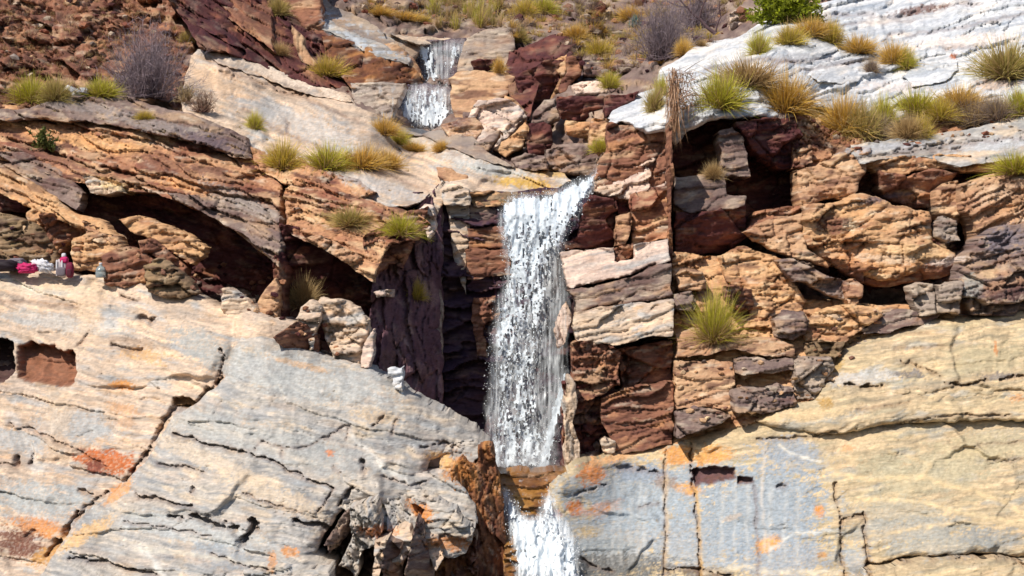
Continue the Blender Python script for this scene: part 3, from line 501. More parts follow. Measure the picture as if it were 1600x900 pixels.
thing('rock_shelf', 'orange and grey rough rock shelf between the tall crack and the yellow ledge', 'rock ledge', [], [
 ('shelf_face', 'block', 'orange', [(1050,395),(1120,400),(1180,470),(1240,470),(1300,470),(1440,480),(1500,490),(1490,505),(1370,525),(1306,590),(1250,640),(1180,660),(1050,700)], .12, V(r=5, c=36, ca=.16, lp=24, la=.12, st=.04)),
 ('stone_step', 'layer', 'tan', [(1055,520),(1100,512),(1150,530),(1210,528),(1240,540),(1240,556),(1180,556),(1150,545),(1120,552),(1056,560)], -.4, V(flat=1, sv=.9, r=5)),
 ('stone_step', 'layer', 'taupe', [(1150,562),(1180,556),(1205,566),(1240,560),(1244,576),(1180,586),(1150,584)], -.5, V(flat=1, sv=.8, r=5)),
 ('stone_step', 'layer', 'tan', [(1056,566),(1110,562),(1146,566),(1146,600),(1140,640),(1100,636),(1056,640)], -.3, V(flat=1, sv=.7, r=4, lp=16, la=.08)),
 ('stone_step', 'block', 'olive', [(1260,536),(1320,534),(1312,550),(1304,560),(1266,566)], -.4, V(flat=1, sv=.8, r=5)),
 ('grey_rim', 'layer', 'taupe', [(1360,500),(1400,484),(1440,486),(1470,492),(1450,502),(1400,516),(1350,522)], -.3, V(flat=1, sv=.9, r=5)),
])
# white slab
thing('rock_slab', 'bright white sloping rock slab at the upper right with grass on it', 'rock slab', ['WS'], [
 ('slab_face', 'slabr', 'white', [(1040,205),(1036,160),(1030,125),(1036,104),(1075,80),(1100,66),(1150,58),(1176,44),(1204,28),(1250,16),(1310,-4),(1340,-60),(1680,-60),(1680,190),(1560,196),(1480,186),(1400,188),(1330,178),(1276,166),(1240,172),(1226,184),(1180,182),(1140,184),(1110,186),(1076,204),(1056,222)], -.25, V(r=7, rnd=.15, th=.35, a=-14, ca=.20, na=.4, st=.05, c=90, ck=.02, lp=20, la=.07)),
 ('left_lobe', 'slabr', 'white', [(950,196),(958,172),(975,162),(1000,145),(1020,138),(1040,128),(1046,204),(1015,208),(985,194),(968,190)], -.5, V(r=7, rnd=.15, th=.5, sv=-.2, lp=18, la=.06, na=.2)),
 ('brown_band', 'rubble', 'mixed', [(1230,176),(1280,160),(1400,178),(1480,160),(1680,160),(1680,215),(1500,215),(1400,226),(1330,240),(1290,262),(1240,262)], .12, V(r=6, c=30, ca=.2)),
 ('lip', 'boulder', 'taupe', [(1180,184),(1240,174),(1250,190),(1240,212),(1200,210),(1170,200)], -.2, V(flat=1, sv=.4, r=6)),
 ('white_step', 'slabr', 'white', [(1280,100),(1300,96),(1330,104),(1350,118),(1344,130),(1280,128),(1266,116)], -.5, V(r=8, th=.5)),
 ('white_step', 'slabr', 'white', [(1210,60),(1250,48),(1290,56),(1310,76),(1280,92),(1230,98),(1200,80)], -.45, V(r=10, th=.5)),
 ('white_step', 'slabr', 'white', [(1410,120),(1450,80),(1490,76),(1500,110),(1480,124),(1430,132)], -.45, V(r=8, th=.5)),
])
# left strata
thing('rock_cliff', 'orange brown slanting rock ledges with a deep dark overhang at the left', 'cliff', ['LS'], [
 ('ledge_face', 'strata', 'mixed', [(-60,170),(60,160),(120,180),(220,190),(300,205),(380,232),(440,290),(440,420),(415,398),(380,372),(330,338),(290,320),(245,300),(190,300),(140,290),(100,282),(60,262),(-60,240)], -.25, V(r=6, th=1.2, a=16)),
 ('cap_ledge', 'strata', 'taupe', [(-60,172),(50,170),(84,155),(120,150),(200,150),(240,164),(300,180),(345,196),(384,214),(390,246),(360,244),(320,226),(240,208),(140,190),(60,186),(-60,184)], -.75, V(r=9, th=.8, a=12, lp=10, la=.06)),
 ('overhang_lip', 'strata', 'taupe', [(262,302),(330,304),(400,318),(432,330),(440,372),(436,420),(416,398),(380,368),(330,338),(290,322)], -.95, V(r=7, th=1., a=24, lp=9, la=.06)),
 ('slanting_ledge', 'strata', 'orange', [(-60,245),(8,262),(40,280),(90,312),(120,336),(160,344),(184,372),(180,388),(150,372),(112,352),(80,336),(40,322),(0,300),(-60,285)], -.5, V(r=8, th=.7, a=28)),
 ('ledge_step', 'strata', 'taupe', [(-60,232),(40,238),(90,258),(130,300),(120,330),(60,290),(8,262),(-60,248)], -.3, V(r=6, th=.7, a=22)),
 ('pale_step', 'block', 'cream', [(130,276),(150,280),(190,290),(196,302),(160,302),(140,300)], -.55, V(flat=1, sv=.6, r=4)),
 ('lower_lump', 'block', 'brown', [(62,334),(100,330),(132,344),(140,356),(136,372),(110,376),(96,400),(84,384),(70,356)], -.1, V(flat=1, sh=.5, r=8)),
 ('lower_lump', 'strata', 'tan', [(130,346),(160,356),(184,372),(182,386),(160,384),(136,372)], -.4, V(flat=1, sv=.6, r=6)),
 ('dark_step', 'strata', 'maroon', [(-60,290),(20,300),(50,316),(40,330),(0,330),(-60,330)], .1, V(flat=1, r=6)),
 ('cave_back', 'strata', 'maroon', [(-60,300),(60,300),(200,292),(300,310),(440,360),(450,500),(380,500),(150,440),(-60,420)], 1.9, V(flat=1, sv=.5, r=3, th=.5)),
])
thing('rock_cliff', 'broken tan rock ledges with a dark hollow, between the long vertical crack and the gorge', 'cliff', ['LU'], [
 ('ledge_face', 'strata', 'mixed', [(446,300),(470,276),(540,300),(600,320),(650,330),(670,350),(650,372),(610,380),(590,420),(582,440),(565,430),(540,402),(500,384),(470,372),(448,360)], -.6, V(r=6, th=1.3, a=20)),
 ('pink_block', 'block', 'orange', [(448,330),(466,326),(484,332),(486,360),(470,368),(452,358)], -.6, V(flat=1, sv=.4, r=5)),
 ('pale_block', 'boulder', 'orange', [(562,330),(580,324),(596,334),(594,362),(574,368),(560,356)], -.65, V(flat=1, sv=.4, r=6)),
 ('lower_edge', 'block', 'tan', [(470,372),(500,366),(540,386),(566,400),(566,428),(540,408),(500,388)], -.85, V(flat=1, sv=.6, r=6)),
 ('fallen_chip', 'boulder', 'pink', [(584,456),(594,450),(612,452),(610,464),(588,466)], -.2, V(flat=1, sv=.7, r=4)),
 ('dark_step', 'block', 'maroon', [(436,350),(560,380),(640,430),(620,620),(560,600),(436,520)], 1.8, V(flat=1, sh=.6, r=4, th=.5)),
 ('hanging_fin', 'vert', 'maroon', [(430,400),(440,392),(448,420),(446,520),(438,530),(430,480)], .1, V(flat=1, sh=.7, r=4)),
])
for lb, pl, pal, off, k in [
 ('olive brown boulder behind the dark bag and pink cloth at the left edge', [(-60,332),(4,334),(30,342),(58,352),(74,374),(86,394),(92,420),(60,424),(-60,420)], 'olive', -.35, dict(r=22, sv=.6)),
 ('small orange cube of rock lodged in the shadow at the left', [(40,332),(50,324),(62,330),(64,350),(56,358),(44,350)], 'orange', -.5, {}),
 ('low tan rock between the backpack and the bottle', [(112,372),(150,360),(186,368),(196,392),(172,400),(150,422),(112,424)], 'orange', -.25, dict(sv=.7, r=8)),
 ('dark rounded boulder behind the clear bottle', [(156,400),(170,390),(200,386),(226,394),(246,410),(244,440),(200,448),(160,444)], 'brown', -.45, dict(sh=.25, r=14)),
 ('grey olive stone right of the dark rounded boulder by the bottle', [(222,414),(246,402),(268,414),(290,432),(308,458),(280,468),(228,456)], 'olive', -.6, dict(sv=.6, r=12)),
 ('long slanting tan slab lying in the shade under the overhang', [(184,342),(215,334),(248,344),(290,364),(322,386),(318,402),(300,414),(272,396),(236,372),(204,362)], 'orange', -.3, dict(sv=.8, r=6)),
 ('angular brown block under the long slanting tan slab', [(216,376),(236,374),(262,394),(292,418),(290,430),(262,412),(240,400),(222,396)], 'brown', -.3, dict(sh=.5)),
 ('pale triangular stone on the top edge of the lower left slab', [(343,484),(348,450),(358,448),(378,462),(398,480),(402,500),(360,500)], 'cream', -.3, dict(sv=.5, r=4)),
 ('pointed tan stone leaning in the shadow beside the pale triangular stone', [(402,472),(412,452),(430,436),(436,446),(434,500),(404,502)], 'tan', -.3, dict(sv=.4, r=4)),
 ('pale knobbly boulder between two dark clefts above the grey slab', [(489,476),(500,464),(530,466),(560,480),(574,500),(574,530),(566,572),(530,580),(520,556),(508,530),(500,500)], 'cream', -.3, dict(sv=.5, r=14, c=34, ca=.24)),
 ('tapering pale stone fin at the right of the knobbly boulder', [(574,528),(582,512),(586,522),(582,560),(576,584),(562,584),(566,556)], 'pink', -.3, dict(r=3)),
 ('broken block with a sheer dark maroon side at the top of the lower left slab', [(424,528),(440,516),(462,502),(478,506),(488,520),(497,545),(500,580),(470,560)], 'brown', -.35, dict(sh=1.3, sv=.1, r=3)),
 ('pale capped stump of rock beside the cleft, next to dry grass', [(462,498),(470,478),(486,470),(500,480),(498,500),(490,520),(487,545),(480,520),(470,508)], 'cream', -.5, dict(sv=.5, r=4)),
 ('small pale crooked rock standing on the crest of the grey slab', [(606,576),(614,572),(622,576),(630,572),(633,584),(628,600),(630,618),(616,612),(612,600),(618,590),(608,584)], 'white', -.5, dict(r=3)),
]:
    kw = V(flat=1, sv=.45, r=6, th=.6); kw.update(k); thing('boulder', lb, 'boulder', [], [(None, 'boulder', pal, pl, off, kw)])
thing('rock_slab', 'long pale slab sloping down from the upper left to the lip of the main waterfall', 'rock slab', ['LU'], [
 ('slab_face', 'slab', 'cream', [(292,116),(300,88),(312,78),(350,80),(420,106),(480,130),(546,150),(556,166),(600,186),(660,206),(720,236),(800,262),(884,270),(892,282),(860,298),(800,304),(735,300),(690,288),(672,305),(640,322),(600,326),(540,305),(480,280),(440,270),(390,240),(330,205),(284,176),(280,150)], -.15, V(r=8, th=1.3, a=20, ca=.2, na=.3, st=.03, ck=.03)),
 ('loose_ledge', 'layer', 'tan', [(682,262),(706,262),(728,276),(730,288),(700,284),(684,276)], -.55, V(flat=1, sv=.8, r=4, a=16)),
 ('rim', 'slab', 'cream', [(312,80),(350,82),(420,108),(480,132),(546,152),(552,160),(530,158),(460,140),(400,118),(340,98)], -.5, V(r=5, th=.6, a=18)),
 ('brown_patch', 'block', 'mixed', [(392,232),(440,236),(500,262),(560,282),(590,300),(560,312),(500,290),(440,285),(400,262)], -.45, V(r=6, th=.6, a=20, c=26)),
])
# top left hillside and dark crag
thing('hillside', None, None, [], [
 (None, 'rubble', 'brown', [(-80,-80),(230,-80),(262,-20),(292,24),(304,70),(296,112),(290,190),(-80,190)], -.1, V(r=8, sh=.3, sv=-.4, c=24, ca=.6))], kind='structure')
thing('rock_crag', 'dark maroon slanting crag with deep hollows left of the upper waterfall', 'cliff', [], [
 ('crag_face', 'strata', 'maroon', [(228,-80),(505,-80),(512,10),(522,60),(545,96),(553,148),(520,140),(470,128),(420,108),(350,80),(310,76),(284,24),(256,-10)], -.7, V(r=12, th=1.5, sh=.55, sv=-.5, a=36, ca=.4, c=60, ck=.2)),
 ('slanting_block', 'strata', 'maroon', [(262,2),(300,8),(340,34),(372,64),(380,76),(340,60),(300,34),(276,22)], -1.3, V(r=6, a=36, th=.7)),
 ('slanting_block', 'strata', 'brown', [(330,-80),(420,-80),(425,40),(428,80),(400,60),(360,30),(330,-10)], -1.4, V(r=8, a=38, th=.8)),
 ('orange_rib', 'vert', 'tan', [(456,40),(468,52),(478,76),(494,100),(486,104),(470,92),(460,70)], -1.3, V(flat=1, sv=.5, r=4, th=.7)),
 ('shoulder', 'boulder', 'brown', [(430,-60),(490,-60),(505,30),(520,64),(500,70),(480,50),(455,20),(432,0)], -1.3, V(flat=1, sv=.6, r=8)),
])
# upper middle
thing('rock_slab', 'distant pale wet slab with a thin stream above the upper waterfall', 'rock slab', [], [
 ('slab_face', 'slab', 'stone', [(480,-20),(520,8),(560,26),(600,50),(660,60),(728,60),(762,46),(800,36),(800,70),(728,76),(660,76),(640,96),(662,120),(630,112),(580,84),(520,56),(500,40)], -.3, V(r=6, th=1.)),
 ('pale_rim', 'slab', 'cream', [(600,52),(660,60),(728,60),(790,42),(812,26),(806,48),(770,58),(728,70),(650,68)], -.75, V(r=4, th=.5)),
 ('streaked_band', 'slab', 'grey', [(500,26),(540,44),(600,72),(644,92),(640,104),(590,88),(540,64),(502,46)], -.6, V(r=4, th=.5)),
 ('ochre_band', 'boulder', 'orange', [(590,66),(620,66),(640,84),(656,106),(660,122),(640,108),(612,90)], -.5, V(r=5, th=.5)),
])
thing('boulder', 'rust red rounded rock beneath the distant pale slab, left of the upper waterfall', 'boulder', [], [
 (None, 'block', 'rust', [(502,56),(530,48),(550,60),(600,84),(640,98),(658,116),(662,132),(600,136),(548,136),(524,110),(508,80)], -.55, V(r=12, th=1., c=30, ca=.3))])
thing('rock_step', 'dark wet rock steps the upper waterfall runs over', 'rock ledge', [], [
 ('upper_step', 'layer', 'wet', [(640,62),(728,60),(726,100),(712,132),(656,132),(640,90)], .15, V(flat=1, sv=.3, r=4, a=0)),
 ('lower_step', 'layer', 'wet', [(560,134),(716,132),(730,180),(716,215),(600,210),(560,170)], -.1, V(flat=1, sv=.25, r=4, a=0)),
 ('foot_slab', 'slab', 'stone', [(600,192),(640,200),(700,206),(740,214),(770,244),(806,262),(740,244),(660,214),(590,196)], -.5, V(r=5, th=.6)),
 ('dry_ledge', 'layer', 'tan', [(690,196),(716,190),(740,184),(756,200),(742,226),(720,230),(700,214)], -.8, V(flat=1, sv=.7, r=6)),
 ('pale_step', 'layer', 'stone', [(548,130),(634,130),(630,148),(618,166),(612,194),(590,190),(554,168)], -.3, V(flat=1, sv=.4, r=4, a=0)),
], mat='wet')
thing('rock_ledge', 'olive tan rock ledges right of the upper waterfall, with a dark hollow', 'rock ledge', [], [
 ('ledge_face', 'layer', 'stone', [(724,64),(760,46),(796,34),(806,60),(806,110),(770,128),(716,120),(718,96)], -.5, V(flat=1, sv=.8, r=8, a=-6)),
 ('ledge_face', 'layer', 'tan', [(700,122),(716,112),(780,112),(806,120),(790,150),(760,160),(740,184),(716,196),(706,160)], -.7, V(flat=1, sv=.8, r=6, a=-4)),
 ('dark_hollow', 'boulder', 'maroon', [(736,96),(750,90),(776,92),(774,104),(756,112),(740,106)], -.55, V(flat=1, sv=-.8, r=3, th=.3)),
])
thing('boulder', 'grey tan boulders heaped below the upper waterfall at its right foot', 'boulder', [], [
 ('boulder_lobe', 'block', 'pink', [(690,226),(704,204),(730,184),(748,158),(780,152),(812,162),(824,182),(806,200),(784,220),(770,250),(740,244)], -.9, V(flat=1, sv=.7, r=10)),
 ('boulder_lobe', 'boulder', 'orange', [(790,150),(808,156),(826,178),(812,186),(786,184)], -1.2, V(flat=1, sv=.6, r=8)),
 ('boulder_lobe', 'boulder', 'taupe', [(740,228),(780,200),(788,206),(764,236)], -1.2, V(flat=1, sv=.8, r=5)),
 ('boulder_lobe', 'boulder', 'orange', [(770,234),(800,210),(822,188),(828,200),(816,226),(790,246)], -1.1, V(flat=1, sv=.6, r=6)),
])
thing('rock_crag', 'dark jagged crag with a deep maroon cave right of the upper waterfall', 'cliff', [], [
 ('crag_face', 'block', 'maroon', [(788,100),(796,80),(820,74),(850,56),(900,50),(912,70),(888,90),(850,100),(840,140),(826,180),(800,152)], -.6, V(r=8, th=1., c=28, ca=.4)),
 ('cave_side', 'boulder', 'maroon', [(806,120),(850,94),(888,96),(870,150),(836,190),(812,160)], .3, V(flat=1, sh=.6, r=4)),
 ('orange_ridge', 'boulder', 'orange', [(858,98),(886,84),(884,110),(878,140),(862,152),(876,120)], -.5, V(flat=1, sv=.4, r=5)),
])
for lb, pl, pal, off, k in [
 ('wide dark block of rock left of the white lobe of the slab', [(872,152),(900,148),(944,150),(948,182),(900,188),(876,182)], 'maroon', -.9, dict(sv=-.1, sh=.3)),
 ('dark flat block just above the white lobe, behind the wide dark block', [(946,150),(1000,142),(990,158),(960,176),(946,184)], 'maroon', -.8, {}),
 ('grey layered block left of the wide dark block', [(836,172),(850,156),(872,154),(876,186),(850,190),(826,196)], 'taupe', -1.0, dict(sv=.6)),
 ('dark upright block below the grey layered block', [(822,196),(850,188),(864,194),(866,222),(852,240),(826,244)], 'maroon', -.9, dict(sh=.6)),
 ('orange block between the dark upright block and the crown of the column', [(884,188),(926,188),(920,210),(900,212),(884,206)], 'orange', -.9, {}),
 ('yellow stained block under the white lobe beside the crown of the column', [(926,186),(952,188),(950,222),(938,238),(918,226),(920,210)], 'orange', -.8, {}),
 ('wide grey layered block sitting above the lip of the main waterfall', [(850,232),(880,224),(920,224),(946,234),(940,262),(920,274),(880,268),(856,262)], 'taupe', -.8, dict(sv=.5)),
 ('grey purple rock at the foot of the dark blocks, above the pale slab', [(800,248),(820,236),(850,244),(856,264),(838,268),(806,262)], 'taupe', -.9, dict(sv=.5)),
 ('pale flat ledge stone with a green tuft, left of the white slab', [(892,134),(910,126),(950,130),(952,146),(900,148)], 'pink', -.8, dict(sv=.8)),
 ('brown block below the mound of scrub in the upper middle', [(884,88),(910,84),(908,116),(890,132),(880,150),(872,140),(884,112)], 'brown', -.6, dict(sh=.3)),
 ('grey flat ledges stone behind the pale stone with the green tuft', [(912,96),(960,92),(1010,106),(1006,132),(960,124),(912,116)], 'taupe', -.5, dict(sv=.8, c=24, ca=.2)),
 ('orange brown knob of rock standing in the scrub at the top', [(918,22),(936,18),(942,34),(938,52),(920,50)], 'brown', -.8, {}),
 ('small dark cap rock on top of the orange brown knob', [(920,6),(940,2),(952,8),(946,18),(924,20)], 'maroon', -1.0, {}),
 ('pale stone block in the scrub beside the green bush at the top', [(1140,22),(1160,10),(1172,12),(1170,36),(1146,44)], 'pink', -.6, {}),
 ('tiny pale stone at the foot of the grass, left of the grey bush', [(97,140),(104,134),(113,140),(108,148),(98,148)], 'white', -.8, dict(r=3)),
 ('flat pale stone between two green grass clumps at the upper left', [(112,146),(124,139),(138,139),(140,152),(112,154)], 'white', -.8, dict(r=3)),
]:
    kw = V(flat=1, sv=.45, r=6, th=.7); kw.update(k); thing('boulder', lb, 'boulder', [], [(None, 'boulder', pal, pl, off, kw)])

def build_rocks():
    # the valley side itself, carrying everything, out past the frame
    xs = np.concatenate([np.arange(-1150, -60, 14), np.arange(-60, 1660, 4), np.arange(1660, 2780, 14)]).astype(float)
    ys = np.concatenate([np.arange(-460, -40, 14), np.arange(-40, 940, 4), np.arange(940, 1300, 14)]).astype(float)
    X, Y = np.meshgrid(xs, ys)
    Yp = B(X, Y)+1.0+.7*sstep(900, 1000, Y)
    for poly, dep in [([(590,440),(640,300),(700,290),(900,290),(930,330),(890,420),(890,740),(700,740),(620,640)], 4.2), ([(-60,310),(100,300),(300,300),(430,350),(620,380),(640,600),(440,520),(200,430),(-60,420)], 1.8),
                      ([(1060,190),(1260,190),(1260,400),(1060,400)], 1.2), ([(1260,300),(1640,240),(1640,490),(1300,480)], .9), ([(800,110),(880,90),(860,180),(820,190)], 1.5)]:
        Yp = Yp+dep*sstep(-30, 20, sdf(poly, X, Y))
    st = dict(STY['rubble']); h, c = rock_arrays(X.ravel(), Y.ravel(), None, st, 'taupe', 77, (), S*44, 5, 0, edge=False)
    Yf = Yp-h.reshape(X.shape)
    ny, nx = X.shape
    W = np.stack([(X-800)*S*Yp, Yf, ZC+(450-Y)*S*Yp], -1).reshape(-1, 3)
    zput(X.ravel(), Y.ravel(), Yf.ravel())
    idx = np.arange(nx*ny).reshape(ny, nx)
    F = np.stack([idx[1:, :-1], idx[1:, 1:], idx[:-1, 1:], idx[:-1, :-1]], -1).reshape(-1, 4)
    o = mesh('hillside_ground', W, F, M_ROCK, None, c); tag(o, kind='structure')
    jobs = []
    for t in T:
        for pn, style, pal, poly, off, kw in t[4]:
            kw = dict(kw); ab = kw.pop('abs', None)
            if ab is not None: cx, cy = np.mean(poly, 0); off = ab-float(B(cx, cy))
            jobs.append((style, pal, poly, off, t[3], len(jobs)*37+42, kw))
    res = [piece(j[0], j[1], j[2], j[3], keys=j[4], seed=j[5], **j[6]) for j in jobs]
    for q in res: zput(*q[3])
    n = 0
    for name, label, cat, keys, pieces, group, kind, mat in T:
        m = M_WET if mat == 'wet' else M_ROCK
        multi = len(pieces) > 1
        cs = np.mean([np.mean(p[3], 0) for p in pieces], 0); Bc = float(B(*cs))
        org = np.array(at(cs[0], cs[1], Bc))
        root = empty(name, label, cat, group, org) if multi else None
        for p in pieces:
            pn = p[0]; W, F, c, _ = res[n]; n += 1
            o = mesh((multi and pn) or name, W-org, F, m, root, c)
            if not multi: o.location = org; tag(o, label, cat, group, kind)
# ---------------------------------------------------------------- plants, water, belongings
def simple_mat(name, col=None, rough=.6, spec=.3, trans=0., sub=0., alpha=None):
    m = bpy.data.materials.new(name); m.use_nodes = True; N = m.node_tree.nodes; L = m.node_tree.links
    b = N['Principled BSDF']; b.inputs['Roughness'].default_value = rough; b.inputs['Specular IOR Level'].default_value = spec
    n = N.new('ShaderNodeTexNoise'); n.inputs['Scale'].default_value = 30; tc = N.new('ShaderNodeTexCoord'); L.new(tc.outputs['Object'], n.inputs['Vector'])
    mr = N.new('ShaderNodeMapRange'); mr.inputs['To Min'].default_value = .8; mr.inputs['To Max'].default_value = 1.15; L.new(n.outputs[0], mr.inputs['Value'])
    mx = N.new('ShaderNodeMix'); mx.data_type = 'RGBA'; mx.blend_type = 'MULTIPLY'; mx.inputs[0].default_value = 1
    if col is None:
        a = N.new('ShaderNodeAttribute'); a.attribute_name = 'tint'; L.new(a.outputs['Color'], mx.inputs[6])
    else: mx.inputs[6].default_value = (*lin(col), 1)
    L.new(mr.outputs[0], mx.inputs[7]); L.new(mx.outputs[2], b.inputs['Base Color'])
    if trans: b.inputs['Transmission Weight'].default_value = trans
    if sub:
        t = N.new('ShaderNodeBsdfTranslucent'); L.new(mx.outputs[2], t.inputs['Color']); ms = N.new('ShaderNodeMixShader'); ms.inputs[0].default_value = sub
        L.new(b.outputs[0], ms.inputs[1]); L.new(t.outputs[0], ms.inputs[2]); L.new(ms.outputs[0], N['Material Output'].inputs['Surface'])
    return m
M_GRASS = simple_mat('grass_blade', None, .6, .2, sub=.25)
M_TWIG = simple_mat('dry_twig', None, .8, .1)
M_LEAF = simple_mat('leaf', None, .5, .3, sub=.25)
M_WATER = simple_mat('white_water', None, .45, .3, sub=.12)

GR = dict(  # base, middle, tip
 green=[(150,132,70),(194,190,56),(222,214,96)], gold=[(160,120,66),(222,182,76),(246,206,124)], mix=[(146,122,70),(204,186,70),(238,208,108)],
 red=[(84,46,46),(124,70,58),(178,126,98)],
 dry=[(130,104,80),(190,160,110),(224,196,146)], grey=[(104,84,84),(150,132,122),(186,168,150)], olive=[(120,102,74),(178,164,88),(216,196,126)])
def ribbons(P0, D, Ln, W, bend, seg, cols, rs, twist=True, grav=1.):
    """tapered ribbons: roots P0 (n,3), directions D, lengths Ln, widths W"""
    n = len(P0); t = np.linspace(0, 1, seg+1)
    side = np.cross(D, rs.normal(size=(n, 3))); side /= np.linalg.norm(side, axis=1)[:, None]+1e-9
    droop = np.zeros((n, 3)); droop[:, 2] = -grav; hor = D.copy(); hor[:, 2] = 0
    P = P0[:, None]+D[:, None]*(Ln[:, None]*t)[:, :, None]+(droop*.8+hor*.6)[:, None]*((bend*Ln)[:, None]*t**2.2)[:, :, None]
    w = (W[:, None]*np.maximum(1-t**1.5, .12))[:, :, None]*.5
    V = np.stack([P-side[:, None]*w, P+side[:, None]*w], 2).reshape(-1, 3)
    b = (np.arange(n)*(seg+1)*2)[:, None]+np.arange(seg)[None]*2
    F = np.stack([b, b+1, b+3, b+2], -1).reshape(-1, 4)
    c0, c1, c2 = cols
    tt = t[None, :, None]; c = np.where(tt < .45, c0[:, None]*(1-tt/.45)+c1[:, None]*tt/.45, c1[:, None]*(1-(tt-.45)/.55)+c2[:, None]*(tt-.45)/.55)
    return V, F, np.repeat(c, 2, 1).reshape(-1, 3)
def join(parts):
    Vs, Fs, Cs = [], [], []; k = 0
    for V, F, C in parts: Vs.append(V); Fs.append(F+k); Cs.append(C); k += len(V)
    return np.concatenate(Vs), np.concatenate(Fs), np.concatenate(Cs)
def tuft(kind, seed, n=330, w=.5, h=.5, lean=0.):
    """a clump about w wide and h tall"""
    rs = np.random.RandomState(seed)
    r = np.abs(rs.normal(size=n))*w*.16; a = rs.uniform(0, 6.283, n)
    P0 = np.stack([r*np.cos(a), r*np.sin(a)*.8, -.03*np.ones(n)], -1)
    sp = np.clip(np.abs(rs.normal(0, .62, n)), 0, 1.4); az = a+rs.normal(0, .5, n)
    D = np.stack([np.sin(sp)*np.cos(az)*w/h+lean, np.sin(sp)*np.sin(az)*w/h, np.cos(sp)], -1); D /= np.linalg.norm(D, axis=1)[:, None]
    Ln = h*rs.uniform(.6, 1.15, n)*(1-.22*sp)
    g = [lin(c) for c in GR[kind]]; v = rs.uniform(.8, 1.4, (n, 1)); dead = (rs.rand(n, 1) < .25)
    dr = [lin(c) for c in GR['dry']]
    cols = [np.where(dead, dr[i]*v, g[i]*v) for i in range(3)]
    return ribbons(P0, D, Ln, rs.uniform(.005, .012, n), rs.uniform(.1, .7, n), 4, cols, rs)
def shrub(seed, w, h, n=260, per=7, cols=((92,76,84),(128,112,122),(158,142,150)), leaf=None, nleaf=0, ls=.03, tw=.007):
    rs = np.random.RandomState(seed); g = [lin(c) for c in cols]
    a = rs.uniform(0, 6.283, n); sp = np.clip(np.abs(rs.normal(0, .75, n)), 0, 1.5)
    D = np.stack([np.sin(sp)*np.cos(a)*w/h*.7, np.sin(sp)*np.sin(a)*w/h*.6, np.cos(sp)], -1); D /= np.linalg.norm(D, axis=1)[:, None]
    P0 = rs.normal(0, .08, (n, 3))*[w, w*.7, 0]; reach = 1/np.sqrt((D[:, 0]/(w*.5))**2+(D[:, 1]/(w*.4))**2+(D[:, 2]/h)**2)
    Ln = reach*rs.uniform(.5, 1., n); v = rs.uniform(.7, 1.2, (n, 1))
    parts = [ribbons(P0, D, Ln, np.full(n, tw*2), rs.uniform(-.1, .2, n), 4, [g[0]*v, g[1]*v, g[2]*v], rs)]
    m = n*per; i = rs.randint(0, n, m); f = rs.uniform(.35, 1., m)
    P1 = P0[i]+D[i]*(Ln[i]*f)[:, None]; D1 = D[i]*.8+rs.normal(0, .6, (m, 3))+[0, 0, .25]; D1 /= np.linalg.norm(D1, axis=1)[:, None]
    v = rs.uniform(.7, 1.25, (m, 1)); L1 = rs.uniform(.06, .2, m)*h*1.1
    tw_ = ribbons(P1, D1, L1, np.full(m, tw), rs.uniform(-.1, .3, m), 2, [g[1]*v, g[1]*v, g[2]*v], rs)
    lv = None
    if nleaf:
        j = rs.randint(0, m, nleaf); f = rs.uniform(.2, 1.1, nleaf)
        P2 = P1[j]+D1[j]*(L1[j]*f)[:, None]; D2 = rs.normal(size=(nleaf, 3)); D2 /= np.linalg.norm(D2, axis=1)[:, None]
        l = lin(leaf)*rs.uniform(.5, 1.4, (nleaf, 1))
        lv = ribbons(P2, D2, rs.uniform(.6, 1.3, nleaf)*ls, np.full(nleaf, ls*.6), np.zeros(nleaf), 2, [l, l, l*1.1], rs)
    return parts[0], tw_, lv
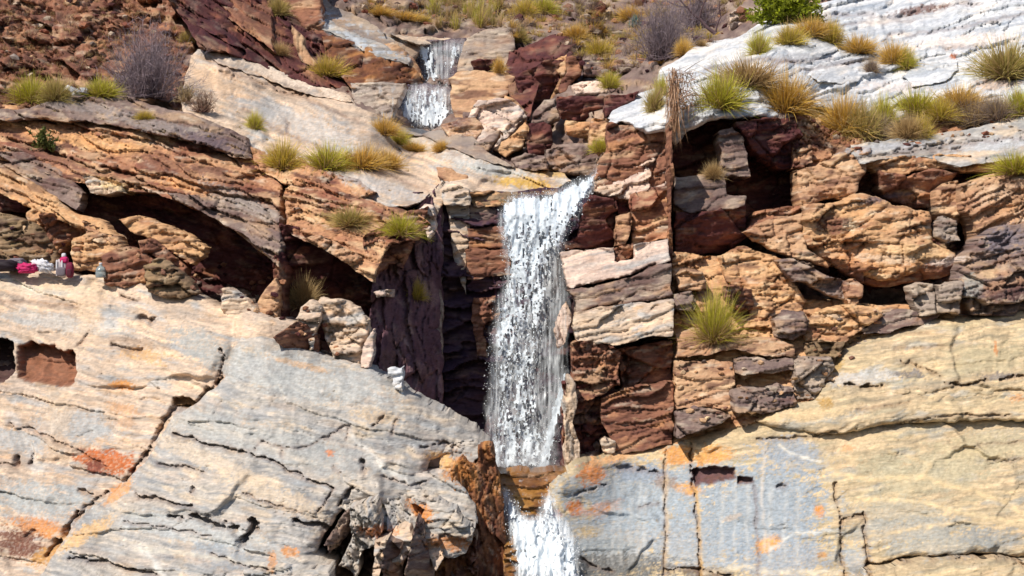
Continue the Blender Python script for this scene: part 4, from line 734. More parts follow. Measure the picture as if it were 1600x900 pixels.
TUFTS = [  # x, y of the foot, width px, height px, kind, label
 (1126,166,62,66,'green','bright green grass clump left of the dry brown clump, on the white slab'),
 (1168,134,92,52,'dry','wide dry brown grass clump on the white slab between green and golden clumps'),
 (1228,173,80,72,'gold','round golden grass clump at the lower rim of the white slab'),
 (1186,84,34,44,'green','narrow upright green grass clump near the upper left rim of the white slab'),
 (1234,68,44,36,'mix','left clump of the three joined in a row high on the white slab'),
 (1268,56,56,34,'gold','golden middle clump of the three joined in a row high on the white slab'),
 (1300,66,34,42,'mix','right green clump of the three joined in a row high on the white slab'),
 (1095,72,18,14,'dry','tiny dry tuft on the upper left rim of the white slab'),
 (1343,82,54,32,'gold','low golden grass clump right of the row of three on the white slab'),
 (1396,98,44,40,'gold','golden orange grass clump beside a bright green one, middle of the white slab'),
 (1416,106,28,40,'green','bright green grass tuft leaning right against a golden orange clump'),
 (1362,112,24,26,'grey','small grey withered tuft in the middle of the white slab'),
 (1572,120,94,68,'olive','largest olive clump, dark grey at its base, at the right edge of the white slab'),
 (1318,205,66,72,'gold','golden clump at the left end of the grass band below the white slab'),
 (1350,212,50,66,'olive','tall olive clump second from the left in the grass band below the white slab'),
 (1380,196,38,58,'green','narrow green clump standing up in the grass band below the white slab'),
 (1372,214,50,44,'grey','grey withered clump low in the left half of the grass band'),
 (1432,178,66,46,'green','bushy yellow green clump at the upper middle of the grass band'),
 (1418,214,44,44,'dry','dry pale clump hanging over the brown rocks in the middle of the grass band'),
 (1440,214,34,40,'mix','small yellowish clump right of the dry pale clump in the grass band'),
 (1500,168,74,40,'gold','low golden clump under the brown streak, right half of the grass band'),
 (1520,196,72,52,'grey','grey withered bush of grass, right half of the grass band'),
 (1556,186,54,44,'grey','second grey withered clump, nearest the green one at the right edge'),
 (1594,178,52,50,'green','green clump at the right end of the grass band'),
 (1470,186,50,40,'mix','yellow green clump between the bushy clump and the grey withered bush'),
 (1588,270,64,40,'green','green clump on the layered ledge at the right edge'),
 (1024,172,30,48,'olive','olive clump on the white lobe left of the dry vine'),
 (1034,150,22,40,'green','slim green tuft against the dry vine on the white lobe'),
 (1068,84,24,30,'gold','yellow tuft where the grey bush meets the white slab'),
 (953,136,30,30,'green','green tuft on the pale flat ledge stone left of the white slab'),
 (938,236,26,26,'green','yellow green tuft under the white lobe beside the crown of the column'),
 (1114,278,28,30,'dry','straw coloured tuft at the foot of the grey pillar in the dark recess'),
 (50,158,62,46,'green','leftmost green clump under the brown hillside'),
 (86,156,44,42,'olive','olive clump second from the left under the brown hillside'),
 (158,150,46,34,'green','bright yellow green clump left of the large grey bush'),
 (398,200,24,32,'green','narrow green tuft standing alone on the long pale slab'),
 (442,262,56,52,'mix','yellowish clump at the left end of the grass row on the long pale slab'),
 (512,264,66,48,'green','bright green clump in the grass row on the long pale slab'),
 (566,262,60,42,'gold','golden clump just right of the bright green one in the grass row'),
 (604,262,48,34,'gold','golden brown clump at the right end of the grass row on the long pale slab'),
 (600,210,44,32,'gold','golden clump high on the rim of the long pale slab below the upper waterfall'),
 (622,224,36,28,'green','small green clump just below the golden one on the rim of the long pale slab'),
 (646,236,36,18,'gold','low yellow tuft lowest on the rim of the long pale slab'),
 (626,366,52,38,'green','yellow green clump hanging on the broken rim of the gorge'),
 (650,466,28,34,'mix','small yellow tuft clinging to the shadowed gorge wall'),
 (548,352,56,34,'olive','olive pale clump on the broken tan ledges'),
 (512,118,50,36,'mix','dry yellow clump on the lower part of the dark crag'),
 (436,86,30,24,'dry','straw tuft on the orange rib of the dark crag'),
 (436,22,30,34,'olive','olive tuft near the top of the dark crag'),
 (472,478,50,54,'dry','pale dry grass sprouting in the dark cleft above the stump of rock'),
 (1116,534,84,112,'green','tallest grass clump, green topped with a straw skirt, right of the tall crack'),
 (290,65,20,20,'olive','small dull tuft at the left foot of the dark crag'),
 (226,186,26,16,'mix','tiny yellow tuft on the grey cap ledge'),
 (820,24,36,30,'mix','yellow green clump left in the scrub at the top'), (850,20,40,30,'green','green clump left of the centre in the scrub at the top'),
 (900,60,36,28,'gold','golden clump above the dark jagged crag'), (936,86,44,30,'mix','yellow green clump in the scrub below the knob of rock'),
 (812,66,26,30,'olive','olive tuft on the left rim of the dark jagged crag'),
 (594,24,40,18,'gold','left golden clump above the distant pale slab'), (630,32,50,18,'gold','middle golden clump above the distant pale slab'), (656,34,30,14,'mix','right yellow clump above the distant pale slab'),
 (984,30,36,26,'gold','golden clump in the scrub left of the grey bush'), (780,112,18,28,'gold','yellow tuft on the olive ledges right of the upper waterfall'), (690,236,26,20,'gold','yellow tuft on the boulders at the foot of the upper waterfall'),
]
def veil_mat():
    m = bpy.data.materials.new('water_veil'); m.use_nodes = True; N = m.node_tree.nodes; L = m.node_tree.links; b = N['Principled BSDF']
    b.inputs['Base Color'].default_value = (.78, .84, .9, 1); b.inputs['Roughness'].default_value = .35
    t = N.new('ShaderNodeBsdfTransparent'); x = N.new('ShaderNodeMixShader'); a = N.new('ShaderNodeAttribute'); a.attribute_name = 'tint'
    L.new(a.outputs['Fac'], x.inputs[0]); L.new(t.outputs[0], x.inputs[1]); L.new(b.outputs[0], x.inputs[2]); L.new(x.outputs[0], N['Material Output'].inputs['Surface'])
    return m
M_VEIL = veil_mat()
def veil(poly, Yf, seed, root, org, lo=.05, hi=.6, sx=3.6, sy=55., step=1.6, name='water_veil'):
    P = np.array(poly, float); X, Y = np.meshgrid(np.arange(P[:, 0].min()-6, P[:, 0].max()+6, step), np.arange(P[:, 1].min()-6, P[:, 1].max()+6, step))
    d = sdf(poly, X, Y)+7*fbm(X/8, Y/30, seed, 3); a = np.clip(lo+(hi-lo)*(.5+1.1*fbm(X/sx, Y/sy, seed+1, 4, .6)), 0, .9)*sstep(-5, 12, d)
    Yd = Yf(X, Y)+.12-.08*fbm(X/10, Y/40, seed+2, 3); W = np.stack([(X-800)*S*Yd, Yd, ZC+(450-Y)*S*Yd], -1).reshape(-1, 3)-org
    ny, nx = X.shape; i = np.arange(nx*ny).reshape(ny, nx); cell = a[:-1, :-1]+a[1:, 1:] > .01
    F = np.stack([i[1:, :-1], i[1:, 1:], i[:-1, 1:], i[:-1, :-1]], -1)[cell]; u = np.unique(F); rm = np.full(nx*ny, -1, np.int64); rm[u] = np.arange(len(u))
    o = mesh(name, W[u], rm[F], M_VEIL, root, np.repeat(a.reshape(-1, 1)[u], 3, 1))
    if root is None: o['kind'] = 'structure'
def foot(x, y, up=0): Y = zat(x, y)-.02; return at(x, y, Y), S*Y
def sheet(name, poly, Yf, dens, seed, parent=None, step=1.4, sx=4., sy=9., amp=.12, blue=.0, layers=1, gap=.18, bright=1.):
    """lace of falling water: a skin with holes torn in it, several skins deep"""
    P = np.array(poly, float); parts = []
    for L_ in range(layers):
        xs = np.arange(P[:, 0].min()-6, P[:, 0].max()+6, step); ys = np.arange(P[:, 1].min()-6, P[:, 1].max()+6, step)
        X, Y = np.meshgrid(xs, ys); d = sdf(poly, X, Y)+9*fbm(X/10, Y/26, seed+L_*7, 4, .7)
        n = fbm(X/sx, Y/sy, seed+L_*13+1, 4, .7)+.4*fbm(X/2.6, Y/40, seed+L_*13+6, 2)+.6*fbm(X/13, Y/50, seed+L_*13+2, 3)+.35*(.5-cells(X/sx, Y/(sy*.8), seed+5+L_)[5])
        D = dens(X, Y)
        D = D*sstep(-8, 12, d)+(sstep(-8, 12, d)-1)*.8
        keep = n > (1-2*(D-.10*(L_ > 0)))*.9
        Yd = Yf(X, Y)+L_*gap-amp*fbm(X/14, Y/40, seed+3+L_, 3)-amp*.12*fbm(X/4.5, Y/8, seed+4+L_, 2)
        W = np.stack([(X-800)*S*Yd, Yd, ZC+(450-Y)*S*Yd], -1).reshape(-1, 3)
        cell = keep[:-1, :-1] & keep[1:, 1:] | keep[1:, :-1] & keep[:-1, 1:]
        ny, nx = X.shape; idx = np.arange(nx*ny).reshape(ny, nx)
        F = np.stack([idx[1:, :-1], idx[1:, 1:], idx[:-1, 1:], idx[:-1, :-1]], -1)[cell]
        if not len(F): continue
        u = np.unique(F); rm = np.full(nx*ny, -1, np.int64); rm[u] = np.arange(len(u))
        f = fbm(X/6, Y/18, seed+9, 3).ravel()[u, None]
        c = lin((240, 246, 250))*1.2*(1-blue)*bright+lin((190, 212, 232))*1.2*blue*bright; c = c*(1+.15*f)
        parts.append((W[u], rm[F], np.clip(c, 0, .95)))
    return parts
def drops(poly, Yf, dens, n, seed, size=(.008, .028), spread=.35):
    rs = np.random.RandomState(seed); P = np.array(poly, float); lo = P.min(0)-8; hi = P.max(0)+8
    x = rs.uniform(lo[0], hi[0], n*3); y = rs.uniform(lo[1], hi[1], n*3); d = sdf(poly, x, y)
    ok = (d+8*rs.rand(n*3) > 0) & (rs.rand(n*3) < np.clip(dens(x, y)+.15, 0, 1)); x = x[ok][:n]; y = y[ok][:n]; n = len(x)
    Y = Yf(x, y)-rs.uniform(-.1, spread, n); s = rs.uniform(*size, n)*rs.uniform(.6, 1.2, n)
    C = np.stack([(x-800)*S*Y, Y, ZC+(450-y)*S*Y], -1)
    o = np.array([(1, 0, 0), (0, 1, 0), (-1, 0, 0), (0, -1, 0), (0, 0, 1.6), (0, 0, -1.6)], float)
    V = (C[:, None]+o[None]*s[:, None, None]+rs.normal(0, .15, (n, 6, 3))*s[:, None, None]).reshape(-1, 3)
    f = np.array([(0, 1, 4, 4), (1, 2, 4, 4), (2, 3, 4, 4), (3, 0, 4, 4), (1, 0, 5, 5), (2, 1, 5, 5), (3, 2, 5, 5), (0, 3, 5, 5)])
    F3 = (np.arange(n)[:, None, None]*6+f[None, :, :3]).reshape(-1, 3)
    return V, F3, np.tile(np.clip(lin((244, 248, 252))*1.2, 0, .95), (len(V), 1))
def water(name, label, poly, Yf, dens, seed, nd, **k):
    dsize = k.pop('dsize', (.003, .010)); vl = k.pop('vl', (.05, .6))
    V_, F_, C_ = join(sheet(name, poly, Yf, dens, seed, **k)); org = V_.mean(0)
    root = empty(name, None, None, None, org); root['kind'] = 'structure'; root['label'] = label
    mesh('water_curtain', V_-org, F_, M_WATER, root, C_)
    veil(poly, Yf, seed+40, root, org, *vl)
    if nd:
        V_, F_, C_ = drops(poly, Yf, dens, nd, seed+1, dsize); mesh('droplets', V_-org, F_, M_WATER, root, C_, smooth=False)
    return root
def revolve(prof, n=24):
    V, F = [], []
    for i, (r, z) in enumerate(prof):
        for j in range(n): a = 6.28318*j/n; V.append((r*math.cos(a), r*math.sin(a), z))
    for i in range(len(prof)-1):
        for j in range(n): F.append((i*n+j, i*n+(j+1) % n, (i+1)*n+(j+1) % n, (i+1)*n+j))
    return np.array(V), np.array(F)
def blob(sx, sy, sz, seed, n=40, m=28, sq=.75, cr=.12, base=True, fold=6.):
    """a soft stuffed or crumpled form, squared off, sitting on z = 0"""
    u = np.linspace(0, 6.28318, n, endpoint=False); v = np.linspace(-1.5707, 1.5707, m); U, Vv = np.meshgrid(u, v)
    def p(t, e): return np.sign(t)*np.abs(t)**e
    x = p(np.cos(Vv), sq)*p(np.cos(U), sq); y = p(np.cos(Vv), sq)*p(np.sin(U), sq); z = p(np.sin(Vv), sq)
    k = 1+cr*fbm(x*fold/3+z+9, z*fold/3+y*2+seed, seed, 4, .6)
    x, y, z = x*sx*k*.5, y*sy*k*.5, z*sz*k*.5+sz*.5
    if base: z = np.maximum(z, 0)
    V = np.stack([x, y, z], -1).reshape(-1, 3); i = np.arange(n*m).reshape(m, n); F = np.stack([i[:-1], np.roll(i[:-1], -1, 1), np.roll(i[1:], -1, 1), i[1:]], -1).reshape(-1, 4)
    return V, F

def build_plants():
    protos = {}
    for i, (x, y, w, h, kind, lab) in enumerate(TUFTS):
        (px, py, pz), u = foot(x, y)
        W_, H_ = w*u, h*u
        if h < 100: W_ *= 1.22; H_ *= 1.15
        if h > 100:
            V_, F_, C_ = join([tuft('green', 77, 1500, W_*.55, H_*.95, .03), tuft('dry', 78, 900, W_*.62, H_*.5)])
            o = mesh('grass_clump', V_, F_, M_GRASS, None, C_)
        else:
            key = (kind, i % 2)
            if key not in protos:
                n = 1300
                V_, F_, C_ = tuft(kind, 100+len(protos)*7, n, .55, .5); o = mesh('grass_clump', V_, F_, M_GRASS, None, C_); protos[key] = o
            else: o = protos[key].copy(); COL.objects.link(o)
            o.scale = (W_/.62, W_/.62, H_/.46); o.rotation_euler = (0, 0, (i*2.399) % 6.28)
        o.location = (px, py, pz)
        tag(o, lab, 'grass clump', 'grass clumps growing on the rocks')
    # bushes
    def bush(name, lab, x, y, w, h, seed, group=None, **k):
        (px, py, pz), u = foot(x, y); r = empty(name, lab, 'bush', group, (px, py-.1, pz))
        a, b, c = shrub(seed, w*u, h*u, **k)
        v_, f_, c_ = join([a, b]); mesh('branches', v_, f_, M_TWIG, r, c_)
        if c: mesh('foliage', *c[:2], M_LEAF, r, c[2])
    bush('dry_bush', 'large bare grey purple bush below the brown hillside at the upper left', 234, 154, 186, 126, 3, cols=((112,96,100),(150,134,142),(184,168,172)), n=420, per=11)
    bush('dry_bush', 'small dry brownish bush right of the large grey purple bush', 318, 176, 60, 40, 4, n=140, cols=((104,76,72),(140,110,96),(176,148,122)))
    bush('dry_bush', 'withered yellow brown bush at the foot of the large grey purple bush', 292, 160, 50, 34, 14, n=100, cols=((124,100,76),(170,146,108),(200,180,140)))
    bush('dry_bush', 'dead brown bush hanging under the overhang above the bottle', 214, 378, 60, 44, 5, n=140, cols=((86,52,48),(116,74,60),(150,104,78)))
    bush('dry_bush', 'wide bare grey bush left of the white slab at the top', 1036, 96, 150, 110, 6, n=420, per=10, cols=((98,84,92),(138,124,132),(170,156,160)))
    bush('dry_bush', 'bare grey bush high at the top, behind the wide bare grey bush', 1090, 44, 120, 70, 7, n=260, per=9, cols=((98,84,92),(136,122,130),(164,150,154)))
    bush('green_bush', 'dense green bush at the top edge behind the white slab', 1226, 34, 130, 64, 8, n=200, per=8, leaf=(150,160,36), nleaf=9000, ls=.09, cols=((84,70,44),(104,96,50),(126,124,60)))
    bush('leafy_plant', 'small dark green leafy plant on the orange ledge at the left', 68, 232, 44, 34, 9, n=50, per=6, leaf=(104,112,56), nleaf=700, ls=.06, cols=((84,70,44),(104,96,50),(126,124,60)))
    bush('agave_plant', 'small blue green spiky plant in the scrub left of the grey bush', 992, 44, 34, 26, 10, n=60, per=1, cols=((60,84,80),(90,120,116),(120,150,140)), tw=.02)
    # dry vine hanging in the tall crack
    rs = np.random.RandomState(5); n = 300; x = rs.normal(1054, 5, n); y0 = rs.uniform(105, 190, n); Yv = 0.
    Yb = zat(1054, 200)-.45
    P0 = np.stack([(x-800)*S*Yb, Yb+rs.uniform(-.15, .15, n), ZC+(450-y0)*S*Yb], -1); D = rs.normal(0, .16, (n, 3))+[0, 0, -1]; D /= np.linalg.norm(D, axis=1)[:, None]
    k = rs.uniform(.7, 1.2, (n, 1)); cc = [lin((214,178,148))*k, lin((190,150,118))*k, lin((160,124,96))*k]
    a = ribbons(P0, D, rs.uniform(.2, .8, n), rs.uniform(.008, .02, n), rs.uniform(0, .1, n), 4, cc, rs)
    n = 240; x = rs.normal(1064, 10, n); y0 = rs.uniform(110, 170, n)
    P1 = np.stack([(x-800)*S*Yb, Yb+rs.uniform(-.2, .1, n), ZC+(450-y0)*S*Yb], -1); D = rs.normal(0, .5, (n, 3))+[.1, 0, -.3]; D /= np.linalg.norm(D, axis=1)[:, None]
    k = rs.uniform(.7, 1.2, (n, 1)); b = ribbons(P1, D, rs.uniform(.2, .6, n), rs.uniform(.008, .016, n), rs.uniform(0, .2, n), 3, [lin((186,150,124))*k, lin((160,124,100))*k, lin((140,110,80))*k], rs)
    org = P0.mean(0); r = empty('dry_vine', 'dry brown vine hanging down the tall crack at the left rim of the white slab', 'vine', None, org)
    mesh('stem', a[0]-org, a[1], M_TWIG, r, a[2]); mesh('twigs', b[0]-org, b[1], M_TWIG, r, b[2])
    # dead branches in the scrub
    (px, py, pz), u = foot(1112, 60)
    rs = np.random.RandomState(8); br = []
    for (ax, ay), (bx, by), wd in [((1114,62),(1090,40),.10),((1090,40),(1070,22),.07),((1070,22),(1052,0),.05),((1090,40),(1096,16),.05),((1096,16),(1110,0),.04),((1070,22),(1040,14),.04),((1090,40),(1060,36),.04),((1114,62),(1122,36),.05),((1122,36),(1120,14),.035),((1096,16),(1080,2),.03)]:
        A_ = np.array([(ax-1114)*u, -1., (62-ay)*u]); B_ = np.array([(bx-1114)*u, -1.-.004*(62-by), (62-by)*u]); d = B_-A_; Ls = np.linalg.norm(d); d /= Ls
        s1 = np.cross(d, (0, 1, 0)); s2 = np.cross(d, s1); ring = []
        for q, ww in ((0, 1.), (.5, .8), (1.02, .62)):
            for j in range(6): a_ = j*1.0472; ring.append(A_+d*Ls*q+(s1*math.cos(a_)+s2*math.sin(a_))*wd*.5*ww+(s1*.03 if q == .5 else 0))
        Fr = [(i*6+j, i*6+(j+1) % 6, (i+1)*6+(j+1) % 6, (i+1)*6+j) for i in range(2) for j in range(6)]
        br.append((np.array(ring), np.array(Fr), np.tile(lin((112, 92, 96)), (18, 1))))
    V_, F_, C_ = join(br); o = mesh('dead_branch', V_, F_, M_TWIG, None, C_); o.location = (px, py, pz)
    tag(o, 'bare dead forked branch standing in the grey bushes beside the white slab', 'branch')
    # scrub and dry grass nobody could count
    rs = np.random.RandomState(21)
    def scatter(poly, n, fn):
        out = []; P = np.array(poly, float); lo, hi = P.min(0), P.max(0)
        while len(out) < n:
            x, y = rs.uniform(lo[0], hi[0]), rs.uniform(lo[1], hi[1])
            if sdf(poly, np.array([x]), np.array([y]))[0] > 0:
                (px, py, pz), u = foot(x, y); V_, F_, C_ = fn(u, x, y); out.append((V_+[px, py, pz], F_, C_))
        return join(out)
    def mini(kinds, w, h, n):
        def f(u, x, y):
            k = kinds[rs.randint(len(kinds))]; s = rs.uniform(.6, 1.3); V_, F_, C_ = tuft(k, rs.randint(1e6), n, w*u*s, h*u*s); return V_, F_, C_
        return f
    V_, F_, C_ = scatter([(790,-30),(1180,-30),(1170,30),(1120,60),(1040,100),(960,110),(900,90),(880,60),(800,60)], 380, mini(('grey','olive','grey','dry','mix','grey','gold'), 26, 20, 90))
    tag(mesh('scrub', V_, F_, M_GRASS, None, C_), kind='stuff')
    V_, F_, C_ = scatter([(500,-30),(800,-30),(800,30),(760,40),(650,30),(560,16)], 130, mini(('grey','olive','dry','gold'), 26, 16, 70))
    tag(mesh('scrub', V_, F_, M_GRASS, None, C_), kind='stuff')
    V_, F_, C_ = scatter([(668,0),(790,0),(784,44),(700,48),(672,40)], 70, mini(('olive','green','dry'), 14, 46, 40))
    tag(mesh('reeds', V_, F_, M_GRASS, None, C_), kind='stuff')
    V_, F_, C_ = scatter([(0,0),(230,0),(290,60),(280,140),(0,150)], 420, mini(('red','red','dry','grey'), 20, 13, 40))
    tag(mesh('dry_grass', V_, F_, M_GRASS, None, C_), kind='stuff')
    V_, F_, C_ = scatter([(0,190),(130,200),(330,240),(430,320),(560,330),(600,300),(700,260),(640,240),(430,190),(330,160),(300,180),(150,150),(0,160)], 90, mini(('dry','dry','olive'), 12, 8, 24))
    tag(mesh('dry_grass', V_, F_, M_GRASS, None, C_), kind='stuff')
    ico = []
    for a_ in range(5): ico += [(math.cos(a_*1.2566), math.sin(a_*1.2566), .5), (math.cos(a_*1.2566+.628), math.sin(a_*1.2566+.628), -.5)]
    ico = np.array(ico+[(0, 0, 1.1), (0, 0, -1.1)]); iF = []
    for a_ in range(5): b_ = (a_+1) % 5; iF += [(2*a_, 2*b_, 10), (2*a_, 2*a_+1, 2*b_), (2*a_+1, 2*b_+1, 2*b_), (2*b_+1, 2*a_+1, 11)]
    iF = np.array(iF)
    def stone(pals, lo, hi):
        def f(u, x, y):
            s = rs.uniform(lo, hi)**1.0*u; v = ico*rs.uniform(.6, 1.25, (12, 1))*[s*rs.uniform(.8, 1.6), s, s*rs.uniform(.5, .9)]
            a_ = rs.uniform(0, 6.28); v = v@np.array([(math.cos(a_), math.sin(a_), 0), (-math.sin(a_), math.cos(a_), .2), (0, -.2, 1)]); v[:, 2] += s*.2
            c = lin(PAL[pals[rs.randint(len(pals))]][rs.randint(4)])*rs.uniform(.7, 1.1); return v, iF, np.tile(c, (12, 1))
        return f
    for poly, n, pl, lo, hi in [([(790,-30),(1180,-30),(1170,30),(1120,60),(1020,110),(960,130),(900,100),(880,60),(800,60)], 260, ('brown','stone','maroon','tan'), 2, 8),
                                ([(500,-30),(800,-30),(800,30),(740,44),(650,40),(560,20)], 110, ('brown','stone','maroon'), 2, 7), ([(0,0),(230,0),(290,60),(280,140),(0,155)], 90, ('brown','mixed','maroon','stone'), 2, 8),
                                ([(0,330),(200,420),(330,470),(430,500),(560,590),(470,440),(300,400),(100,400),(20,410)], 60, ('brown','tan','maroon'), 2, 6), ([(1060,560),(1240,560),(1300,500),(1440,470),(1480,480),(1380,510),(1260,640),(1160,655),(1060,680)], 70, ('stone','tan','orange'), 2, 6),
                                ([(1240,180),(1640,170),(1640,215),(1330,235)], 90, ('stone','brown','mixed'), 2, 6)]:
        V_, F_, C_ = scatter(poly, n, stone(pl, lo, hi)); tag(mesh('rubble', V_, F_, M_ROCK, None, C_, smooth=False), kind='stuff')
    # water
    def ramp(y0, a, y1, b, tilt=0., xc=0.): return lambda X, Y: a+(b-a)*np.clip((Y-y0)/(y1-y0), 0, 1)+tilt*(X-xc)
    MF = [(786,318),(800,305),(822,302),(850,304),(868,296),(890,286),(915,276),(934,262),(938,270),(928,296),(912,322),(898,344),(888,366),(880,392),(884,430),(890,470),(886,520),(884,560),(888,590),(876,650),(866,700),(860,737),(770,737),(760,700),(758,640),(764,580),(768,520),(776,470),(788,440),(790,410),(780,370),(780,340)]
    def dm(X, Y):
        xl = np.interp(Y, [300,400,450,520,600,740], [785,790,780,770,762,765]); xr = np.interp(Y, [262,300,350,400,470,560,740], [935,922,896,884,888,884,862])
        f = (X-xl)/(xr-xl); D = np.interp(Y, [262,330,420,520,600,660,737], [.82,.66,.54,.46,.43,.47,.6])
        D = D-.50*sstep(.52, .85, f)*sstep(360, 430, Y)*(1-sstep(640, 690, Y))-.10*sstep(.35, 0, f)*sstep(560, 640, Y)
        return D
    water('waterfall', 'tall main waterfall dropping between dark wet rock walls in the middle', MF, (lambda X, Y: np.interp(Y, [262, 300, 335, 737], [43.3, 42.3, 41.9, 41.0])), dm, 11, 3000, layers=2, sx=3.4, sy=9, blue=.4, vl=(.05, .62))
    J = [(878,584),(888,574),(886,610),(876,660),(866,700),(860,736),(836,736),(842,700),(856,650),(866,610)]
    water('waterfall', 'smooth slanting jet of water at the right foot of the main waterfall', J, ramp(570, 41.15, 737, 40.75), lambda X, Y: 1.0+0*X, 12, 100, sx=6, sy=40, amp=.06, blue=.45)
    yt, yb = zat(830, 775), zat(850, 880)
    LC = [(786,762),(798,774),(812,796),(828,808),(842,800),(848,776),(860,766),(870,780),(874,800),(888,818),(900,846),(904,868),(908,930),(806,930),(804,880),(794,830),(786,790)]
    water('waterfall', 'foaming white lower cascade leaving the bottom of the picture', LC, ramp(770, 36.6, 900, 35.25), lambda X, Y: .46+.3*sstep(790, 870, Y)-.25*sstep(860, 896, X)*(1-sstep(850, 900, Y)), 13, 1200, layers=2, sx=4, sy=9, amp=.22, blue=.2, vl=(.3, .95))
    yu = zat(684, 100)
    water('waterfall', 'upper waterfall, first stage, spreading over a dark rock step', [(622,62),(640,66),(728,62),(722,84),(708,108),(698,130),(662,130),(658,106),(646,82)], ramp(60, yu-.05, 130, yu-.35), lambda X, Y: .22+.38*np.exp(-((X-np.interp(Y,[60,130],[652,676]))/13.)**2)+.35*np.exp(-((X-np.interp(Y,[60,130],[716,700]))/6.)**2)+.3*sstep(112, 128, Y), 14, 250, sx=3.2, sy=12, amp=.08, blue=.35, step=1.)
    yl = zat(665, 165)
    water('waterfall', 'upper waterfall, second stage, a lacy white fan below a ledge', [(648,132),(698,130),(704,146),(708,176),(702,200),(692,206),(660,200),(640,196),(614,190),(620,172),(628,154),(638,142)], ramp(128, yl-.15, 200, yl-.6), lambda X, Y: .42+.2*sstep(150, 190, Y)-.3*(1-sstep(130, 142, Y)), 15, 500, layers=1, sx=3, sy=10, amp=.1, blue=.4, step=1., vl=(.1, .7))
    zf = np.vectorize(lambda x, y: zat(x, y)-.14)
    veil([(500,26),(522,38),(560,56),(600,72),(632,82),(646,98),(626,96),(590,86),(556,72),(520,54),(502,42)], zf, 31, None, 0, .5, 1.1, 12, 5, 2.5, name='stream')
    veil([(504,14),(560,36),(600,52),(640,62),(636,70),(590,60),(540,42),(504,24)], zf, 32, None, 0, .3, .9, 12, 4, 2.5, name='stream')
    veil([(786,736),(866,737),(872,764),(858,778),(846,806),(826,806),(812,790),(792,776)], np.vectorize(lambda x, y: zat(x, y)-.08), 33, None, 0, .0, .34, 5, 12, 2.5, name='stream')
    veil([(588,134),(650,132),(630,160),(614,190),(594,188),(600,160)], np.vectorize(lambda x, y: zat(x, y)-.1), 35, None, 0, .0, .55, 4, 20, 2., name='stream')
    # mist where the fall lands
    veil([(756,690),(870,690),(878,737),(752,737)], lambda X, Y: 40.7+0*X, 34, None, 0, .1, .4, 14, 10, 2.5, name='spray')
    # belongings on the slab's top edge
    def pm(name, c, rough=.7, **k): return simple_mat(name, c, rough, .3, **k)
    Mb, Mg, Mp, Mw, Mr = pm('black_cloth', (38,26,36)), pm('grey_cloth', (120,112,122)), pm('pink_cloth', (206,44,112)), pm('white_cloth', (226,226,234)), pm('burgundy_cloth', (120,30,62))
    def put(x, y, dy=0.): Y = zat(x, y+4)-.18+dy; return at(x, y, Y), S*Y
    (p, u) = put(6, 424); V_, F_ = blob(.52, .3, .2, 3, cr=.25); o = mesh('bag', V_, F_, Mb, None); o.location = p; tag(o, 'black bag lying at the left edge of the photo on the slab', 'bag')
    (p, u) = put(26, 423, .15); V_, F_ = blob(.36, .3, .22, 4, cr=.4); o = mesh('jacket', V_, F_, Mg, None); o.location = p; tag(o, 'crumpled grey jacket between the black bag and the pink cloth', 'jacket')
    (p, u) = put(43, 427, -.12); V_, F_ = blob(.36, .26, .17, 5, cr=.6, fold=9); o = mesh('towel', V_, F_, Mp, None); o.location = p; tag(o, 'bright pink crumpled towel in front of the grey jacket', 'towel')
    (p, u) = put(64, 425, -.02); V_, F_ = blob(.38, .26, .2, 6, cr=.7, fold=10); o = mesh('towel', V_, F_, Mw, None); o.location = p; o.rotation_euler = (0, math.radians(14), 0); tag(o, 'white crumpled towel between the pink towel and the backpack', 'towel')
    (p, u) = put(97, 433); r = empty('backpack', 'upright grey and white backpack with a pink top, left of the burgundy bag', 'backpack', None, p); r.scale = (.86, .86, .8)
    V_, F_ = blob(.24, .2, .40, 7, sq=.6, cr=.08); mesh('body', V_, F_, pm('pale_grey_cloth', (196,186,190)), r)
    V_, F_ = blob(.2, .08, .2, 8, sq=.6, cr=.08); mesh('front_pocket', V_+[-.0, -.12, .02], F_, Mg, r)
    V_, F_ = blob(.17, .18, .15, 9, sq=.7, cr=.2); mesh('top_flap', V_+[.05, -.03, .30], F_, Mp, r)
    V_, F_ = blob(.035, .03, .36, 10, sq=.6, cr=.05); mesh('strap', V_+[-.09, -.11, .02], F_, Mw, r)
    V_, F_ = blob(.035, .03, .36, 11, sq=.6, cr=.05); mesh('strap', V_+[.02, -.11, .02], F_, Mw, r)
    V_, F_ = blob(.09, .1, .1, 12, sq=.8, cr=.3); mesh('white_cloth', V_+[.04, -.02, .43], F_, Mw, r)
    (p, u) = put(110, 434); r = empty('bag', 'burgundy bag standing against the right side of the grey backpack', 'bag', None, (p[0], p[1]-.04, p[2])); r.scale = (.86, .86, .8)
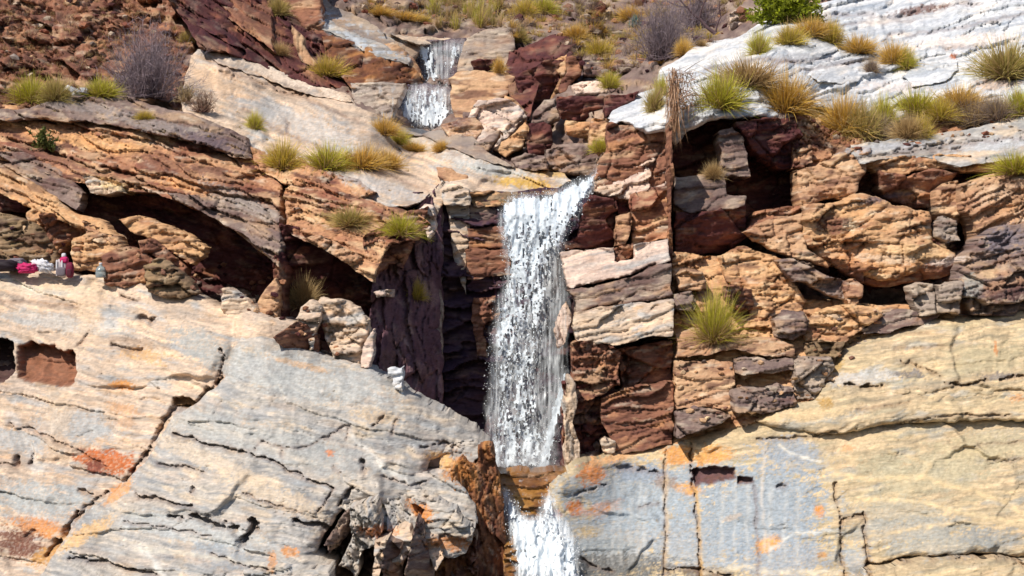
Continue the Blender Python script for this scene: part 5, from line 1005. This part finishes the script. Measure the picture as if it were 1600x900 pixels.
    V_, F_ = blob(.16, .2, .34, 13, sq=.65, cr=.1); mesh('body', V_, F_, Mr, r); V_, F_ = blob(.1, .03, .16, 14, sq=.6, cr=.1); mesh('side_pocket', V_+[0, -.11, .03], F_, pm('dark_cloth', (86,34,50)), r)
    (p, u) = put(158, 434); r = empty('water_bottle', 'large clear plastic water bottle with a white cap standing on the slab', 'bottle', None, (p[0], p[1]-.04, p[2]))
    V_, F_ = revolve([(0, 0), (.085, 0), (.092, .012), (.092, .10), (.086, .108), (.092, .116), (.088, .15), (.062, .185), (.03, .212), (.024, .222), (.024, .238)])
    mb = pm('clear_plastic', (196,214,220), .12); mb.node_tree.nodes['Principled BSDF'].inputs['Transmission Weight'].default_value = .6; mesh('body', V_, F_, mb, r)
    V_, F_ = revolve([(.028, .232), (.03, .234), (.03, .262), (.026, .266), (0, .266)], 20); mesh('cap', V_, F_, Mw, r)
build_rocks()
if 'build_plants' in globals(): build_plants()
cam = bpy.data.cameras.new('camera'); co = bpy.data.objects.new('camera', cam); COL.objects.link(co); SC.camera = co
co.location = (0, 0, ZC); co.rotation_euler = (math.radians(90), 0, 0)
cam.sensor_width = 36; cam.lens = 36/(1600*S); cam.clip_end = 3000
sd = np.array([-.52, -.60, .98]); sd /= np.linalg.norm(sd)
el = math.asin(sd[2]); azi = math.atan2(sd[0], sd[1])
l = bpy.data.lights.new('sun', 'SUN'); l.energy = 4.8; l.angle = math.radians(.5); l.color = (1, .91, .79)
lo = bpy.data.objects.new('sun', l); COL.objects.link(lo)
from mathutils import Vector
lo.rotation_euler = Vector(sd).to_track_quat('Z', 'Y').to_euler(); lo.location = (-20, -20, 60)
w = bpy.data.worlds.new('World'); SC.world = w; w.use_nodes = True; nt = w.node_tree
bg = nt.nodes['Background']; sk = nt.nodes.new('ShaderNodeTexSky'); sk.sky_type = 'NISHITA'; sk.sun_disc = False
sk.sun_elevation = el; sk.sun_rotation = azi; nt.links.new(sk.outputs[0], bg.inputs['Color']); bg.inputs['Strength'].default_value = .10
vs = SC.view_settings; vs.view_transform = 'Standard'; vs.look = 'None'; vs.exposure = .04; vs.gamma = 1
SC.render.engine = 'CYCLES'
